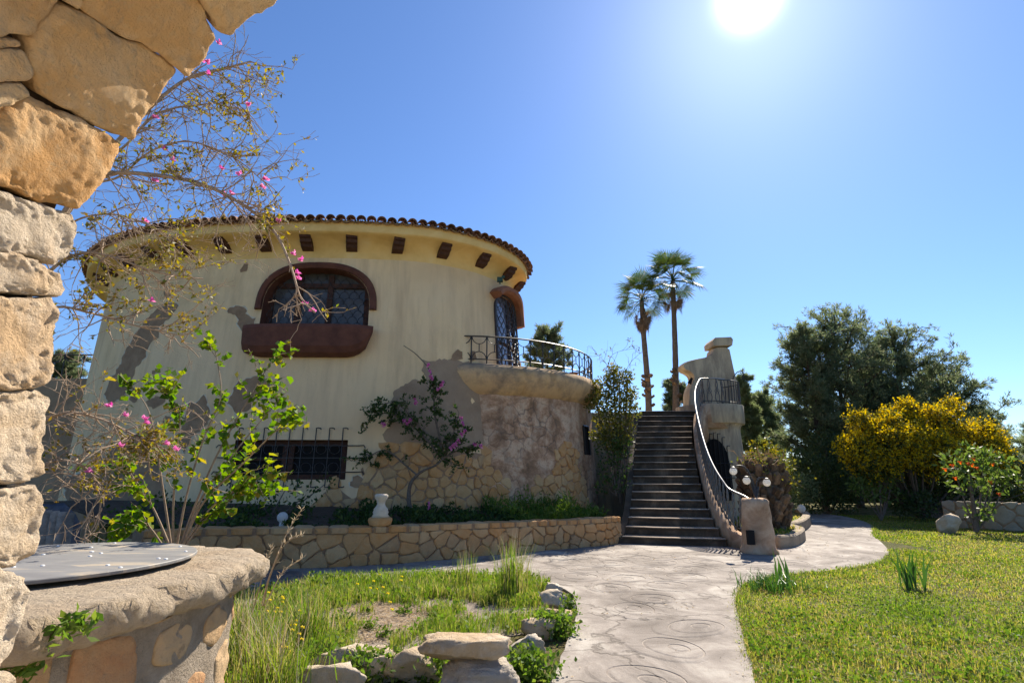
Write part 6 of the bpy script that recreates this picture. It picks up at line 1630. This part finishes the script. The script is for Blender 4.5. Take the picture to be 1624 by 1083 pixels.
for i_, (x_, y_) in enumerate([(540, 985), (585, 1000), (640, 975), (690, 990), (610, 1012)]):
    leafy('tiny weed on the bare soil patch, %s from the left' % ('first', 'third', 'fourth', 'fifth', 'second')[i_] if False else ['tiny weed on the bare soil, nearest the long grass clump', 'tiny weed in the middle of the bare soil', 'tiny weed at the back edge of the bare soil', 'tiny weed on the bare soil, nearest the flat slab rock', 'tiny weed on the bare soil, just behind the paired rocks'][i_], x_, y_, .09, 90, M_weed, 30+i_, .05, .02, .10)
# scattered wildflowers
fy = flower_mesh(M_yflower, .022, 6); wf = empty('wildflowers', PZ(455, 1000, 0), 'small yellow wildflowers in the rank grass of the left bed', 'flower')
for k in range(34):
    x, y = rng.choice([(440, 985), (450, 1010), (620, 965), (600, 950), (470, 1040)]); p = PZ(x+rng.gauss(0, 16), y+rng.gauss(0, 14), 0); p[2] = rng.uniform(.12, .26); inst('flower', fy, Matrix.Translation(Vector(p)), wf)

def path_pts(n):
    X, Y = nr.uniform(-5, 9, n), nr.uniform(4, 16, n); k = inpoly_np(X, Y, path_poly) & (np.array([nz((x, y, 0), 1.3, 2) for x, y in zip(X, Y)]) > .12); return np.column_stack([X[k], Y[k], np.full(k.sum(), PATH_Z+.012)])
C = path_pts(2600); D = nr.normal(size=(len(C), 3)); D[:, 2] *= .08; tag(leaf_obj('path_litter', C, D, nr.uniform(.02, .06, len(C)), .012, M_dry, None, .05), 'dry leaf bits and straw scattered on the path', 'litter', None, 'stuff')
# ================================================================== FOREGROUND SHRUBS BEHIND THE ARCH
YV = 3.9
bg, bgr = vine('bare_bougainvillea', 'mostly bare bougainvillea with pink flowers arching out from behind the stone arch',
    [(L3([(-60, 900), (-30, 700), (20, 520), (80, 380), (150, 270), (205, 205), (262, 150), (305, 122), (360, 108), (398, 98)], YV, YV+.3), .030, 46, .45, .36),
     (L3([(20, 520), (70, 400), (120, 310), (170, 276), (270, 281), (340, 300), (400, 335), (438, 372), (462, 425), (476, 470), (500, 496)], YV, YV-.2), .022, 54, .25, .36, .68),
     (L3([(462, 425), (470, 450), (478, 475), (500, 496)], YV-.2), .005, 5, .1, .36),
     (L3([(-40, 700), (20, 520), (80, 430), (130, 402), (180, 408), (250, 432), (322, 442)], YV, YV+.1), .018, 36, .35, .36),
     (L3([(-40, 700), (20, 560), (80, 490), (150, 498), (210, 515), (285, 532)], YV+.1), .015, 26, .4, .36),
     (L3([(-30, 760), (40, 690), (100, 655), (160, 665), (215, 690), (250, 700)], YV+.2), .016, 50, .3, .36),
     (L3([(-30, 800), (40, 760), (90, 730), (140, 745), (160, 790)], YV+.2), .014, 30, .3, .36),
     (L3([(80, 380), (140, 300), (190, 280), (240, 240), (300, 225), (370, 250), (420, 290)], YV+.2), .012, 36, .35, .36),
     (L3([(150, 270), (200, 230), (250, 180), (330, 165), (390, 165)], YV+.1), .012, 30, .35, .36),
     (L3([(60, 400), (120, 350), (180, 340), (230, 355), (280, 380)], YV+.15), .010, 30, .35, .36)],
    None, 0, .34, M_bleaf, 0, 77, .040, .021, 2, .0055, depth=2, grav=.02, fl_size=.038, cat='shrub',
    flowers_at=[(x, y, YV-.1) for x, y in [(248, 188), (347, 68), (328, 100), (320, 98), (392, 167), (330, 117), (260, 237), (274, 254), (247, 288), (350, 268), (380, 277), (422, 286), (416, 298), (355, 310), (366, 308), (230, 352), (440, 352), (466, 403), (478, 413), (471, 434), (473, 443), (482, 483), (496, 494), (240, 478), (174, 645), (198, 660), (228, 665), (264, 705), (141, 749), (278, 714), (190, 708), (232, 672)]])
YC = 5.3
ju = empty('judas_sapling', tuple(PZ(268, 905, 0)), 'young shrub with round bright green leaves behind the well', 'shrub')
jr = random.Random(5); jb = []
JM = [[(275, 900), (285, 840), (300, 770), (325, 690), (350, 630), (345, 575), (338, 545)], [(278, 890), (310, 800), (345, 720), (390, 640), (420, 590), (440, 560)], [(280, 890), (320, 790), (370, 720), (420, 660), (455, 620)], [(280, 890), (320, 800), (380, 740), (430, 690), (458, 665)],
      [(275, 890), (262, 800), (250, 720), (235, 650), (205, 608)], [(275, 890), (275, 800), (280, 720), (285, 660), (262, 622)], [(275, 895), (300, 850), (340, 800), (390, 770), (425, 750)], [(275, 895), (255, 860), (230, 830), (200, 830), (178, 845)], [(278, 890), (320, 830), (370, 790), (420, 775)], [(275, 880), (240, 800), (200, 745), (172, 738)]]
for m_ in JM:
    L = smooth_line(L3(m_, YC, YC+jr.uniform(-.5, .5)), 6); P = [Vector(p) for p in L]; k = len(P); jb.append((P, [max(.003, .013*(1-.8*i/k)) for i in range(k)], 2))
    for j in range(15):
        i = jr.randint(int(k*.35), k-1); d = (P[min(i+1, k-1)]-P[max(i-1, 0)]).normalized(); d = (d*.7+Vector((jr.gauss(0, .6), jr.gauss(0, .6), jr.gauss(.1, .5)))).normalized()
        grow(P[i], d, .30*jr.uniform(.5, 1.2), .004, jr, 0, (0, 0), 4, .25, 0, .6, .8, jb)
branch_mesh(jb, 'branches', M_twig, ju, 5, .002)
def round_leaf():
    V = [(0, 0, 0), (.47, .25, .20), (.48, .75, .16), (0, 1.0, -.14), (-.48, .75, .22), (-.47, .25, .16)]
    return make_mesh('leaf', V, [(0, 1, 2, 3), (0, 3, 4, 5)], M_cleaf)
rl = round_leaf(); C, D = tips(jb, 0, 2); jr.shuffle(idx := list(range(len(C))))
for i in idx[:300]:
    M = Matrix.Translation(Vector(C[i])) @ Matrix.Rotation(jr.uniform(0, 6.28), 4, 'Z') @ Matrix.Rotation(jr.uniform(-1.3, .5), 4, 'X') @ Matrix.Scale(jr.uniform(.06, .105), 4)
    inst('leaf', rl, M, ju)
C2 = C[idx[300:]]; rest = leaf_obj('leaves', C2, rand_dirs(len(C2), -.1), .07, .065, M_cleaf, ju, .1, kind='stuff')
# plant hanging on the well face and creeping grass behind the crate
hp = empty('creeping_weed', (-1.85, 2.3, .75), 'dark green creeping weed on the shaded face of the well', 'plant'); Cw = np.array([PY(x+nr.normal(0, 5), y+nr.normal(0, 5), 2.32-.1*t_) for t_ in np.linspace(0, 1, 50) for x, y in [((10+140*t_), 1065-85*t_+20*math.sin(t_*7))]])
leaf_obj('leaves', np.repeat(Cw, 3, 0)+nr.normal(0, .015, (150, 3)), rand_dirs(150, 0), .05, .022, M_weed, hp, .1); branch_mesh([([Vector(c) for c in Cw[::6]], [.004]*len(Cw[::6]), 1)], 'stem', M_weed, hp, 4)
tuft('tall_grass_tuft', 'thin dark grass by the wooden crate behind the well', 150, 880, .8, 60, M_tall, .35, .01)
